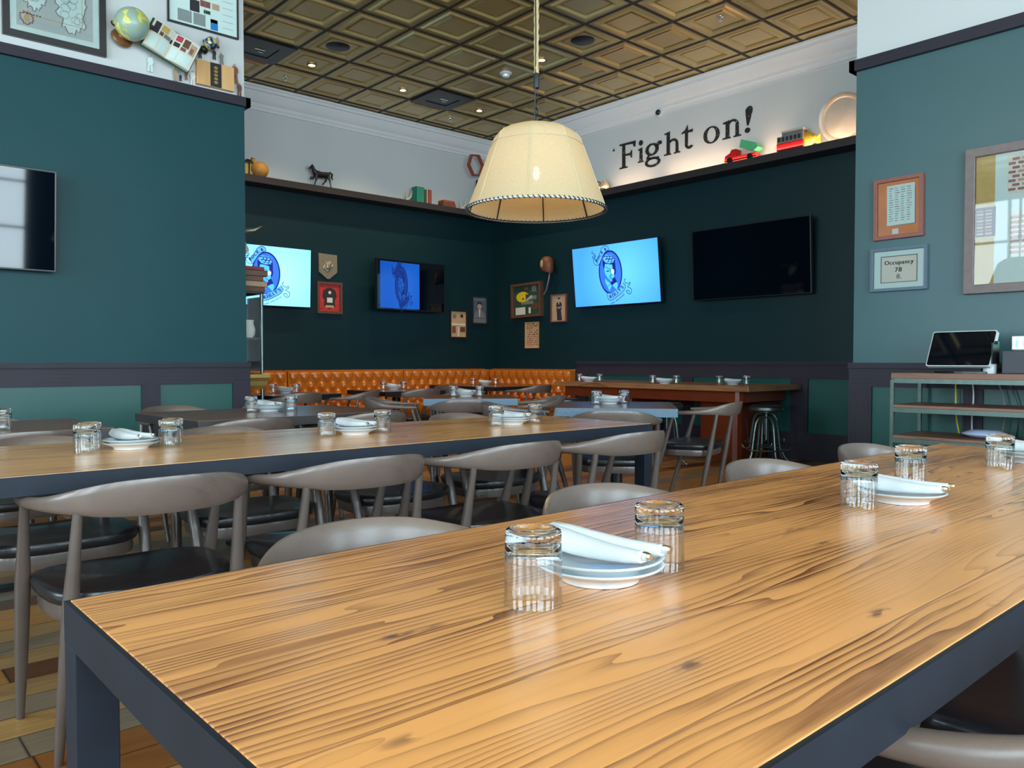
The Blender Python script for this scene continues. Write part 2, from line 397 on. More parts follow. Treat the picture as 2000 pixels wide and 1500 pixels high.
# wainscot
def wains(name, axis, plane, sgn, u0, u1, stiles, ztop=1.035, zr=.86, base=.29):
    b = MB()
    def bx(a0, a1, z0, z1, d):
        if axis == 'X': b.box((a0, plane, z0), (a1, plane+sgn*d, z1))
        else: b.box((plane, a0, z0), (plane+sgn*d, a1, z1))
    b.mi = 0; bx(u0, u1, ztop-.04, ztop, .045); bx(u0, u1, zr, ztop-.04, .025); bx(u0, u1, .0, .16, .03); bx(u0, u1, .16, base, .022)
    b.mi = 1
    for s0, s1 in stiles: bx(s0, s1, base, zr, .024)
    b.mi = 2
    e = [u0]+[v for s in stiles for v in s]+[u1]
    for a0, a1 in zip(e[0::2], e[1::2]):
        if a1-a0 > .05: bx(a0, a1, base, zr, .004)
    structure(b.build(name, ['trim' if axis == 'X' else 'trimy', 'trimz', 'panel_green']))
wains('trim_wainscot_left', 'X', YN, -1, X0, 2.87, [(-2.0, -1.86), (-.6, -.46), (.6, .74), (1.99, 2.13), (2.72, 2.87)])
wains('trim_wainscot_right', 'Y', XR, -1, 2.75, 7.49, [(2.75, 2.85), (4.15, 4.35), (5.6, 5.75), (7.3, 7.49)], 1.045)
wains('trim_wainscot_near_right', 'Y', XN, -1, Y0, 2.77, [(-.3, -.16), (.9, 1.0), (1.86, 1.98), (2.6, 2.77)])
wains('trim_wainscot_front', 'X', Y0, 1, X0, XN, [(-1.1, -1), (2.0, 2.1)], .78, .66, .2)
wains('trim_wainscot_window_side', 'Y', X0, 1, Y0, YN, [(-.5, -.4), (2.9, 3.0)], .78, .66, .2)

# ---------------------------------------------------------------- chairs
def chair_proto():
    root = thing('dining_chair', 'x', 'chair')
    # bow back rail: control points from left arm tip around the back to right arm tip
    half = [(-.272, .10, .676, .010, .013), (-.276, .04, .677, .013, .016), (-.274, -.04, .680, .015, .017), (-.262, -.12, .685, .018, .016), (-.236, -.195, .692, .026, .014), (-.19, -.262, .700, .037, .012), (-.13, -.308, .706, .046, .011), (-.065, -.333, .709, .049, .0105)]
    ctr = [(0, -.341, .710, .0495, .010)]
    P = half+ctr+[(-x, y, z, h, w_) for x, y, z, h, w_ in half[::-1]]
    def cr(a, b_, c, d, t): return .5*((2*b_)+(-a+c)*t+(2*a-5*b_+4*c-d)*t*t+(-a+3*b_-3*c+d)*t**3)
    S = []
    for i in range(len(P)-1):
        p0, p1, p2, p3 = P[max(i-1, 0)], P[i], P[i+1], P[min(i+2, len(P)-1)]
        for k in range(4): S.append(tuple(cr(p0[j], p1[j], p2[j], p3[j], k/4) for j in range(5)))
    S.append(P[-1]); rings = []
    for i, s_ in enumerate(S):
        a, c = S[max(i-1, 0)], S[min(i+1, len(S)-1)]
        d = Vector((c[0]-a[0], c[1]-a[1], 0)).normalized(); nrm = Vector((-d.y, d.x, 0))
        lean = .25*max(0, (s_[3]-.02)/.03)
        ring = []
        for k in range(14):
            ang = 2*PI*k/14; cu, cv = math.cos(ang), math.sin(ang)
            cu = math.copysign(abs(cu)**.8, cu); cv = math.copysign(abs(cv)**.9, cv)
            zz = cv*s_[3]
            ring.append(Vector((s_[0], s_[1], s_[2]+zz))+nrm*(cu*s_[4]-lean*zz))
        rings.append(ring)
    b = MB(); b.rings(rings); b.build('backrest', 'chair', root, True, angle=50)
    for sx in (-1, 1):
        for foot, top in (((.25, .26, 0), (.266, .06, .672)), ((.232, -.12, 0), (.205, -.238, .672))):
            f, tp = Vector((sx*foot[0], foot[1], 0)), Vector((sx*top[0], top[1], top[2]))
            b = MB(); b.tube([f.lerp(tp, q) for q in (0, .03, .3, .6, .66, .85, 1)], [.0105, .012, .0175, .0205, .0205, .015, .012], 12)
            b.build('leg', 'chairleg', root, True, angle=60)
    def outline(w0, w1, y0, y1, n=28, p=3.2):
        o = []
        for i in range(n):
            a = 2*PI*i/n; cx, cy = math.cos(a), math.sin(a)
            cx = math.copysign(abs(cx)**(2/p), cx); cy = math.copysign(abs(cy)**(2/p), cy)
            y = (y0+y1)/2+cy*(y1-y0)/2; ww = w0+(w1-w0)*(y-y0)/(y1-y0); o.append((cx*ww/2, y))
        return o
    b = MB(); rs = []
    for ins, z in ((.02, .408), (.002, .415), (-.006, .432), (.0, .447), (.02, .456), (.08, .462), (.16, .464)):
        rs.append([(x, y, z-.014*max(0, 1-(x/.25)**2)*(1 if z > .45 else .0)+(.008 if z > .42 else 0)*(abs(x)/.25)**2) for x, y in outline(.47-2*ins, .51-2*ins, -.20+ins, .215-ins)])
    b.rings(rs); b.build('seat', 'leather', root, True, angle=60)
    b = MB(); rs = []
    for ins, z in ((.03, .365), (.014, .368), (.010, .39), (.014, .409), (.05, .410)):
        rs.append([(x, y, z) for x, y in outline(.47-2*ins, .51-2*ins, -.20+ins, .215-ins)])
    b.rings(rs); b.build('seat_frame', 'chairleg', root, True, angle=50)
    return root
CH = chair_proto(); used = [False]
def place_chair(x, y, heading, label, group):
    """heading = direction the sitter faces, degrees from +X"""
    rz = math.radians(heading-90)
    if not used[0]:
        used[0] = True; CH.location = (x, y, 0); CH.rotation_euler = (0, 0, rz); CH['label'] = label; CH['group'] = group; return CH
    return dup(CH, label, (x, y, 0), rz, group)
G1 = 'bow back chairs at the foreground table'; G2 = 'bow back chairs at the second long table'; G3 = 'bow back chairs at the small tables'
c = place_chair
c(.71, 2.42, 90, 'grey bow back chair at lower left, nearest in the row facing the second long table', G2)
c(1.33, 2.42, 90, 'bow back chair facing the second long table, second in the row from the left', G2)
c(1.975, 2.42, 90, 'bow back chair facing the second long table, third in the row from the left', G2)
c(2.615, 2.42, 90, 'bow back chair facing the second long table, last in the row by its right end', G2)
c(.66, 3.17, -90, 'bow back chair on far side of second long table, dark seat at left frame edge', G2)
c(1.36, 3.17, -90, 'bow back chair on far side of second long table, behind the first chair gap', G2)
c(2.06, 3.17, -90, 'bow back chair on far side of second long table, between second and third near chairs', G2)
c(2.70, 3.20, -90, 'bow back chair on far side of second long table, closest to its right end', G2)
c(.735, .93, -90, 'bow back chair tucked at far side of foreground table, leftmost curved top rail', G1)
c(1.36, .93, -90, 'bow back chair tucked at far side of foreground table, rail behind the nearest glasses', G1)
c(2.07, .94, -90, 'bow back chair tucked at far side of foreground table, rail left of the middle plate', G1)
c(2.74, .94, -90, 'bow back chair tucked at far side of foreground table, rail below the metal rack', G1)
c(1.05, .40, 90, 'bow back chair at near side of foreground table, arm in bottom right corner', G1)
c(1.66, .42, 90, 'bow back chair at near side of foreground table, dark seat at right frame edge', G1)
c(.72, 4.10, 90, 'bow back chair on near side of the small table at left frame edge', G3)
c(.66, 4.62, -90, 'bow back chair behind the small table at left frame edge', G3)
c(1.74, 4.19, 90, 'bow back chair on near side of the square brown table, left one', G3)
c(2.46, 4.19, 90, 'bow back chair on near side of the square brown table, right one', G3)
c(1.80, 5.02, -86, 'bow back chair behind the square brown table against the green wainscot', G3)
c(2.42, 4.95, -90, 'bow back chair behind the square brown table, beside the upturned glasses', G3)

# ---------------------------------------------------------------- tables
def steel_table(name, label, x0, x1, y0, y1, mat, leg=.05):
    r = thing(name, label, 'table', ((x0+x1)/2, (y0+y1)/2, 0))
    hx, hy = (x1-x0)/2, (y1-y0)/2
    b = MB(); b.box((-hx+.006, -hy+.006, .70), (hx-.006, hy-.006, .75), .0012); b.build('tabletop', mat, r)
    b = MB()
    for s_ in (-1, 1):
        b.box((-hx, s_*hy, .697), (hx, s_*(hy-.006), .7488)); b.box((s_*hx, -hy+.006, .697), (s_*(hx-.006), hy-.006, .7488))
        b.box((-hx+.006, s_*(hy-.006), .697), (hx-.006, s_*(hy-.04), .6999)); b.box((s_*(hx-.006), -hy+.04, .697), (s_*(hx-.04), hy-.04, .6999))
    b.build('steel_frame', 'steel', r)
    for sx in (-1, 1):
        for sy in (-1, 1):
            b = MB(); b.box((sx*hx, sy*hy, 0), (sx*(hx-leg), sy*(hy-leg), .6969), .0015); b.build('leg', 'steel', r)
    return r
steel_table('dining_table', 'long reclaimed pine table with dark steel frame filling the foreground', .24, 3.08, .305, 1.112, 'table1')
steel_table('dining_table', 'second long reclaimed pine table with blue-black steel edge behind the front chairs', -.1, 3.03, 2.38, 3.26, 'table2', .06)
def cafe_table(label, x, y, wx, wy, rz, mat='table3', edge=None, z=.75, th=.045, group='small pedestal tables'):
    r = thing('cafe_table', label, 'table', (x, y, 0), math.radians(rz), group)
    b = MB(); b.box((-wx/2+(.004 if edge else 0), -wy/2+(.004 if edge else 0), z-th), (wx/2-(.004 if edge else 0), wy/2-(.004 if edge else 0), z), .003); b.build('tabletop', mat, r)
    if edge:
        b = MB()
        for s_ in (-1, 1):
            b.box((-wx/2, s_*wy/2, z-th-.004), (wx/2, s_*(wy/2-.004), z-.002)); b.box((s_*wx/2, -wy/2, z-th-.004), (s_*(wx/2-.004), wy/2, z-.002))
        b.build('edge_band', edge, r)
    b = MB(); b.lathe([(.04, .02), (.04, .6), (.045, .6), (.045, z-th)], 16); b.box((-.2, -.03, z-th-.02), (.2, .03, z-th-.0005)); b.box((-.03, -.2, z-th-.02), (.03, .2, z-th-.0005)); b.build('pedestal', 'blackmetal', r, True)
    b = MB()
    for k in range(2):
        p = [(-.27, -.035), (.27, -.035), (.27, .035), (-.27, .035)]
        b.prism(p, (lambda u, v, d: (u, v, d)) if k == 0 else (lambda u, v, d: (v, u, d+.001)), 0.0, .02)
    b.build('cross_base', 'blackmetal', r)
    return r
cafe_table('weathered square table in front of the left wall corner', 2.065, 4.44, 1.24, .88, 2, edge='shelfwood')
cafe_table('wooden table cut off by the left edge of the photograph', .45, 4.24, 1.2, .78, 0, edge='shelfwood')
cafe_table('angled square table with pale metal edge before the middle of the orange banquette', 4.17, 5.19, .75, .75, -38, edge='galv', th=.05)
cafe_table('angled square table with pale metal edge right of the second long table', 4.14, 3.56, .77, .84, -50, edge='galv', th=.05)
cafe_table('small dark edged table beside the glass cabinet', 3.51, 7.23, .78, .72, 9, z=.73, edge='blackmetal')
cafe_table('small dark edged table below the red framed print', 4.86, 7.34, .78, .76, 0, z=.73, edge='blackmetal')
cafe_table('dark edged table in the corner of the orange banquette', 6.62, 7.95, .80, 1.24, 4, z=.73, edge='blackmetal')

A = G3
c(3.80, 3.28, 40, 'bow back chair on near side of the right angled table, behind the long table end', A)
c(4.93, 3.50, 108, 'bow back chair in profile with a dark seat, right of the angled table', A)
c(3.78, 4.02, -50, 'bow back chair between the two angled tables, rail seen edge on', A)
c(3.90, 4.92, 52, 'bow back chair on near side of the angled table before the banquette', A)
c(3.74, 5.50, -38, 'bow back chair at left corner of the angled table before the banquette', A)
c(4.52, 4.92, 148, 'bow back chair at right side of the angled table, rail sweeping up right', A)
c(4.40, 5.56, -128, 'bow back chair on far side of the angled table before the banquette', A)
c(4.92, 7.16, 90, 'bow back chair at the small table below the red framed print', A)
c(5.90, 7.50, 12, 'bow back chair at the corner banquette table, left one of two', A)
c(6.72, 7.28, 95, 'bow back chair at the corner banquette table, right one of two', A)
c(4.06, 7.06, 125, 'bow back chair at right side of the small table by the cabinet', A)
c(3.40, 6.98, 99, 'bow back chair pushed under near edge of the small table by the cabinet', A)

# ---------------------------------------------------------------- bar table + stools
bt = thing('communal_table', 'heavy communal table with red mahogany cabinet base along the right wall', 'table', (7.35, 5.55, 0))
b = MB(); b.box((-.51, -1.34, .745), (.50, 1.34, .80), .006); b.build('tabletop', 'tabley', bt)
b = MB()
prof = [(-.40, -1.12), (-.385, -1.16), (-.35, -1.18), (.45, -1.18), (.45, 1.25), (-.40, 1.25)]
b.prism(prof, lambda u, v, d: (u, v, d), .63, .7445)
for y in (-.55, .1, .75): b.box((-.408, y-.012, .635), (-.39, y+.012, .74))
b.build('drawer_apron', 'mahog', bt)
for y0 in (-.86, .55):
    b = MB(); prof = [(-.12, y0-.05), (-.10, y0-.10), (-.05, y0-.12), (.42, y0-.12), (.42, y0+.34), (-.12, y0+.34)]
    b.prism(prof, lambda u, v, d: (u, v, d), .0, .6295); b.build('cabinet_leg', 'mahog', bt)

def stool_proto():
    r = thing('bar_stool', 'x', 'stool', group='metal swivel stools')
    b = MB(); b.lathe([(.0, .565), (.155, .565), (.165, .575), (.165, .60), (.155, .605), (.0, .607)], 28); b.build('seat', 'stoolmetal', r, True)
    b = MB(); b.lathe([(.0, .6072), (.15, .6072), (.155, .612), (.14, .618), (0, .62)], 28); b.build('seat_pad', 'shelfwood', r, True)
    b = MB(); b.lathe([(.0, .28), (.014, .28), (.014, .54), (.06, .55), (.06, .5645), (0, .5645)], 14); b.build('screw_post', 'stoolmetal', r, True)
    for k in range(4):
        a = PI/4+k*PI/2; ca, sa = math.cos(a), math.sin(a)
        pts = [(.012, .50), (.05, .505), (.09, .485), (.115, .44), (.13, .36), (.145, .24), (.16, .14), (.20, .05), (.245, .008)]
        b = MB(); b.tube([(ca*u, sa*u, v) for u, v in pts], [.012]*8+[.009], 8); l = b.build('leg', 'stoolmetal', r, True)
        b = MB(); b.sphere((ca*.247, sa*.247, .011), .011, n=6); b.build('glide', 'chrome', l, True)
    b = MB(); b.tube([(.19*math.cos(q*2*PI/32), .19*math.sin(q*2*PI/32), .19) for q in range(32)], .007, 6, closed=True); b.build('foot_ring', 'stoolmetal', r, True)
    for k in range(4):
        a = k*PI/2; ca, sa = math.cos(a), math.sin(a)
        b = MB(); b.tube([(ca*.16, sa*.16, .20), (ca*.19, sa*.19, .188), (ca*.225, sa*.225, .20), (ca*.23, sa*.23, .225)], .006, 6); b.build('ring_hook', 'stoolmetal', r, True)
    return r
ST = stool_proto(); ST.location = (6.98, 4.10, 0); ST.rotation_euler = (0, 0, .3); ST['label'] = 'metal swivel stool standing clear at right end of the communal table'
dup(ST, 'metal swivel stool in front of the mahogany cabinet, behind the profile chair', (6.62, 5.02, 0), .8)
dup(ST, 'metal swivel stool tucked in just left of the free standing stool, partly hidden', (7.50, 4.42, 0), 1.1)
dup(ST, 'metal swivel stool near the left end of the communal table, only seat showing', (6.60, 6.45, 0), .5)

# ---------------------------------------------------------------- banquette
def banquette(label, origin, rz, length, s0=0.0):
    r = thing('banquette_section', label, 'banquette', origin, rz, 'tufted orange banquette sections')
    # local: x along, y 0 = wall side, -y towards room
    px, pz = .155, .10; z0, z1 = .46, .93
    n = max(8, int(length/.0125)); mz = 44; rings = []
    ncol = max(1, round(length/px)); px = length/ncol
    for j in range(mz+1):
        v = j/mz; z = z0+(z1-z0)*v; row = []
        for i in range(n+1):
            s_ = length*i/n; a = s_/px; bb = (z-.83)/(pz*2)
            if z <= .83: hgt = (abs(math.sin(PI*(a/1+bb)))*abs(math.sin(PI*(a/1-bb))))**.6
            else:
                q = abs(math.sin(PI*a))**.5; hgt = 1-(1-q)*max(0, 1-(z-.83)/.10*.9)
            e = min(s_, length-s_); hgt *= min(1, (e/.03))**.5 if e < .03 else 1
            y = -.085-.07*hgt+.03*v
            if v > .9: y += .09*((v-.9)/.1)**2.2
            row.append((s_, y, z))
        rings.append(row)
    rings.append([(length*i/n, -.0, z1+.003) for i in range(n+1)])
    b = MB(); b.rings(rings, False, False)
    b.box((0.002, -.10, z0), (length-.002, -.001, z1-.01))
    b.build('backrest', 'tan', r, True, angle=70)
    b = MB(); b.box((s0+.003, -.62, .37), (length-.003, -.085, .475), .03); b.build('seat_cushion', 'tanseat', r, True)
    b = MB(); b.box((s0+.003, -.58, .0), (length-.003, -.06, .3695)); b.build('plinth', 'tanseat', r)
    return r
B0 = YB-.035
banquette('tufted orange leather banquette section behind the glass cabinet', (2.93, B0, 0), 0, 1.53)
banquette('tufted orange leather banquette section below the red framed print and dim screen', (4.47, B0, 0), 0, 1.70)
banquette('tufted orange leather banquette section running into the far corner', (6.18, B0, 0), 0, 1.53)
banquette('short tufted orange leather banquette wing along the right wall', (XR-.035, B0, 0), -PI/2, 1.75, .625)

# ---------------------------------------------------------------- place settings
GL = thing('water_glass', 'x', 'glass')
b = MB(); b.lathe([(.0353, .054), (.0355, .04), (.0358, .02), (.0363, .0008), (.0355, .0), (.0347, .0008), (.0341, .02), (.0336, .04), (.0332, .054)], 40, caps=False); b.build('tumbler_wall', 'thinglass', GL, True, angle=60)
b = MB(); b.lathe([(0, .0885), (.018, .0895), (.026, .0925), (.030, .0935), (.0340, .0915), (.0352, .087), (.0349, .080), (.0352, .076), (.0353, .0548), (.0331, .0548), (.0325, .062), (.030, .069), (.025, .0735), (.015, .0755), (0, .076)], 40); b.build('thick_base', 'glass', GL, True, angle=60)
b = MB(); b.lathe([(0, .006), (.048, .006), (.050, 0), (.054, 0), (.056, .007), (.080, .0175), (.0865, .0205), (.088, .0225), (.086, .0238), (.082, .0225), (.060, .0135), (.048, .0110), (0, .0105)], 48)
PL = b.build('side_plate', 'china', smooth=True, angle=60); tag(PL, 'x', 'plate')
def napkin_proto():
    r = thing('napkin_roll', 'x', 'napkin')
    b = MB(); rings = []
    for i, (y, rr, zz) in enumerate([(.095, .0125, .022), (.085, .0185, .023), (.06, .0195, .020), (.03, .0185, .0165), (0, .0165, .0145), (-.03, .014, .0135), (-.06, .012, .0135), (-.083, .0095, .0145)]):
        rings.append([(rr*math.cos(2*PI*k/16)*(1+.12*(k % 5 == 0)), y+.004*math.sin(k*1.7), zz+rr*.82*math.sin(2*PI*k/16)) for k in range(16)])
    b.rings(rings); cloth = b.build('cloth', 'linen', r, True, angle=80)
    b = MB(); b.tube([(.002, -.078, .016), (.002, -.09, .0165), (.002, -.0965, .0165)], [.0055, .006, .0045], 8); b.build('cutlery_handle', 'chrome', r, True)
    return r
NP = napkin_proto()
fl = {'g': 0, 'p': 0, 'n': 0}
def put(proto, key, label, x, y, z, rz, group, rx=0, ry=0):
    if not fl[key]: fl[key] = 1; o = proto
    else: o = dup(proto)
    o['label'] = label; o['group'] = group; o.location = (x, y, z); o.rotation_euler = (rx, ry, rz); return o
def setting(where, x, y, z, glasses, ang=0.0, plates=2, napkins=2, pl='', flip=0):
    """ang: direction of the rolls (their cutlery ends) as rotation about z; glasses = [(dx, dy, words)]"""
    for k in range(plates):
        put(PL, 'p', '%s white side plate %s%s' % (('lower', 'upper')[k], where, pl), x, y, z+.0005+k*.0108, 0, 'stacked white side plates')
    zt = z+.0108*plates+.0045
    for k in range(napkins):
        s_ = -1 if k == 0 else 1; ca, sa = math.cos(ang), math.sin(ang)
        put(NP, 'n', 'rolled white napkin with cutlery %s, %s roll' % (where, ('left', 'right')[k]), x+s_*.017*ca, y+s_*.017*sa, zt+.004, ang+s_*.09, 'rolled white napkins', rx=-.03)
    for dx, dy, words in glasses:
        put(GL, 'g', 'upturned clear glass %s, %s' % (where, words), x+dx, y+dy, z+.0003, random.random(), 'upturned water glasses')
T = .7502
setting('in the middle of the foreground table', .815, .73, T, [(-.147, -.022, 'nearest glass of all'), (.108, -.018, 'right of the plate')], .12)
setting('on the foreground table, second place from the left', 1.745, .705, T, [(-.135, .03, 'in front of the plate'), (.262, .085, 'behind the plate')], .1, 1)
setting('on the foreground table at right frame edge', 2.70, .72, T, [(-.215, .02, 'in front of the plate'), (-.03, -.14, 'touching the frame edge')], -.1)
setting('on the second long table at left', .835, 2.885, T, [(-.15, -.035, 'front one left of the plate'), (-.115, .05, 'back one left of the plate'), (.12, -.02, 'front one right of the plate'), (.158, .055, 'back one right of the plate')], .25)
setting('on the second long table, middle place', 1.685, 2.845, T, [(-.13, -.0, 'left of the plate'), (.13, .0, 'right of the plate')], .25)
setting('on the second long table, right place', 2.50, 2.80, T, [(-.12, -.03, 'left of the plate'), (.125, -.03, 'right of the plate')], .25)
setting('on the table cut by the left frame edge', .42, 4.0, T, [(.225, .03, 'right of its plate')], .2, 2, 1)
setting('on the weathered square table', 2.08, 4.50, T, [(-.125, -.03, 'left of the plate'), (.10, -.08, 'right of the plate')], .2)
setting('on the angled table before the banquette', 4.17, 5.25, T, [(-.12, .01, 'left of the plate'), (.07, -.1, 'right of the plate')], .2)
setting('on the right angled table', 4.2, 3.68, T, [(-.13, 0, 'left of the plate'), (.10, -.05, 'right of the plate')], .2)
Z3 = .7302
setting('on the small table by the glass cabinet', 3.58, 7.38, Z3, [(-.12, .02, 'left of the plate'), (.12, .0, 'right of the plate')], .2)
setting('on the small table below the red framed print', 4.93, 7.50, Z3, [(-.12, .02, 'left of the plate'), (.12, -.02, 'right of the plate')], .2)
setting('on the corner banquette table', 6.78, 8.12, Z3, [(-.12, .1, 'left of the plate'), (.1, -.1, 'right of the plate')], .2)
ZB = .8002
setting('on the communal table, left place', 7.05, 6.50, ZB, [(-.06, .10, 'left of the plate'), (.06, -.12, 'right of the plate')], 1.2)
setting('on the communal table, middle place', 7.0, 5.34, ZB, [(-.05, .12, 'left of the plate'), (.05, -.12, 'right of the plate')], 1.2)
setting('on the communal table, right place', 7.3, 4.68, ZB, [(-.07, .12, 'left of the plate'), (.05, -.13, 'right of the plate')], 1.2)

# ---------------------------------------------------------------- pendant lamp
PX, PY = 2.48, 2.61
pend = thing('pendant_lamp', 'cream fabric pendant lamp with whip stitched rim hanging on a jute rope', 'lamp', (PX, PY, 0))
t = NT('burlap_shade'); P = t.obj(); wv = t.noise(t.map(P, (260, 260, 60)), 1, 2); wh = t.noise(t.map(P, (60, 60, 300)), 1, 2)
cl = t.mix(t.math('MULTIPLY', t.math('ADD', wv, wh), .5), srgb(176, 160, 126), srgb(216, 202, 168))
n = t.n; dif = n.new('ShaderNodeBsdfDiffuse'); trl = n.new('ShaderNodeBsdfTranslucent'); mx = n.new('ShaderNodeMixShader'); mx.inputs[0].default_value = .3
t.put(dif.inputs[0], cl); t.put(trl.inputs[0], t.mix(.6, cl, srgb(255, 222, 170))); t.t.links.new(dif.outputs[0], mx.inputs[1]); t.t.links.new(trl.outputs[0], mx.inputs[2])
mx2 = n.new('ShaderNodeMixShader'); mx2.inputs[0].default_value = .035; tp_ = n.new('ShaderNodeBsdfTransparent'); t.t.links.new(mx.outputs[0], mx2.inputs[1]); t.t.links.new(tp_.outputs[0], mx2.inputs[2])
t.t.links.new(mx2.outputs[0], n['Material Output'].inputs[0]); M['shade'] = t.m
def shade_r(a, z):
    u = (z-1.725)/.29                      # 0 rim, 1 shoulder
    if u <= 1: r = .312-(.312-.205)*u
    else: r = .205*math.sqrt(max(0, 1-((z-2.015)/.085)**2))*.72+.055
    k = min(1, max(0, u)); oct_ = math.cos(PI/8)/math.cos(((a+PI/8) % (PI/4))-PI/8)
    return r*((1-k)+k*(.55+.45*oct_*1.02)) if u <= 1 else r*(.55+.45*oct_*1.02)
b = MB(); rings = []
zs = [1.725, 1.78, 1.84, 1.90, 1.96, 2.0, 2.015, 2.04, 2.065, 2.085, 2.0985]
for z in zs: rings.append([(shade_r(2*PI*k/96, z)*math.cos(2*PI*k/96+.30), shade_r(2*PI*k/96, z)*math.sin(2*PI*k/96+.30), z) for k in range(96)])
b.rings(rings, True, False); b.build('shade', 'shade', pend, True, angle=80)
b = MB()
for k in range(8):
    a = 2*PI*k/8+PI/8
    b.tube([(shade_r(a, z)*math.cos(a+.30)*1.004, shade_r(a, z)*math.sin(a+.30)*1.004, z) for z in zs[:9]], .0022, 5)
b.tube([((shade_r(2*PI*k/96, 2.013)+.001)*math.cos(2*PI*k/96+.30), (shade_r(2*PI*k/96, 2.013)+.001)*math.sin(2*PI*k/96+.30), 2.013) for k in range(96)], .0022, 5, closed=True)
b.build('seam_piping', plain('piping_cloth', srgb(196, 180, 142), .9), pend, True)
b = MB()
for k in range(8):
    a = 2*PI*k/8+PI/8
    b.tube([((shade_r(a, z)-.006)*math.cos(a+.30), (shade_r(a, z)-.006)*math.sin(a+.30), z) for z in zs[:6]], .003, 6)
b.tube([(.306*math.cos(q*2*PI/64), .306*math.sin(q*2*PI/64), 1.727) for q in range(64)], .003, 6, closed=True)
b.tube([(-.17, 0, 2.06), (.17, 0, 2.06)], .003, 6); b.tube([(0, -.17, 2.06), (0, .17, 2.06)], .003, 6)
b.build('wire_frame', 'blackmetal', pend, True)
b = MB(); b.tube([(.312*math.cos(q*2*PI/96), .312*math.sin(q*2*PI/96), 1.726) for q in range(96)], .0038, 8, closed=True); b.build('rim_cord', 'linen', pend, True)
b = MB()
for k in range(90):
    a = 2*PI*k/90; ca, sa = math.cos(a), math.sin(a); ca2, sa2 = math.cos(a+.03), math.sin(a+.03)
    b.tube([(.3065*ca, .3065*sa, 1.733), (.3175*ca, .3175*sa, 1.730), (.3175*ca2, .3175*sa2, 1.720), (.306*ca2, .306*sa2, 1.721)], .0024, 4)
b.build('whip_stitch', 'ink', pend)
b = MB(); rp = []
for i in range(140):
    z = 2.33+(CZ-2.33)*i/139
    rp.append([(.0105*(1+.22*math.cos(3*(2*PI*k/12)-z*130))*math.cos(2*PI*k/12), .0105*(1+.22*math.cos(3*(2*PI*k/12)-z*130))*math.sin(2*PI*k/12), z) for k in range(12)])
b.rings(rp); b.build('rope', 'rope', pend, True, angle=80)
b = MB(); b.tube([(-.0125+.004*math.sin(z*6), -.004+.004*math.cos(z*6), z) for z in [2.13+(CZ-2.13)*i/40 for i in range(41)]], .003, 6); b.build('power_cord', 'black', pend, True)
b = MB(); b.lathe([(.0, 2.27), (.013, 2.27), (.014, 2.29), (.014, 2.325), (.012, 2.335), (0, 2.335)], 14); b.build('rope_ferrule', 'blackmetal', pend, True)
b = MB()
for k in range(6):
    z = 2.255-k*.03; ax = k % 2
    b.tube([((.007*math.cos(q*PI/6)) if ax else 0, 0 if ax else .007*math.cos(q*PI/6), z+.019*math.sin(q*PI/6)) for q in range(12)], .0026, 5, closed=True)
b.build('chain', 'blackmetal', pend, True)
b = MB(); b.lathe([(0, 2.04), (.016, 2.04), (.016, 1.9205), (0, 1.9205)], 12); b.build('socket', 'blackmetal', pend, True)
b = MB(); b.lathe([(0, 1.92), (.009, 1.918), (.013, 1.90), (.0145, 1.885), (.010, 1.868), (0, 1.86)], 16); b.build('bulb', emit('bulb_glow', (1, .62, .26), 25), pend, True)
b = MB(); b.lathe([(.055, CZ), (.055, CZ-.02), (.02, CZ-.035), (0, CZ-.035)], 20); b.build('ceiling_canopy', 'blackmetal', pend, True)
def plight(name, loc, power, col, r=.03, spot=None, rot=None):
    l = bpy.data.lights.new(name, 'SPOT' if spot else 'POINT'); l.energy = power; l.color = col; l.shadow_soft_size = r
    if spot: l.spot_size = math.radians(spot); l.spot_blend = .8
    o = bpy.data.objects.new(name, l); C.objects.link(o); o.location = loc
    if rot: o.rotation_euler = rot
    return o
plight('pendant_light', (PX, PY, 1.83), 1.0, (1, .62, .30), .03)

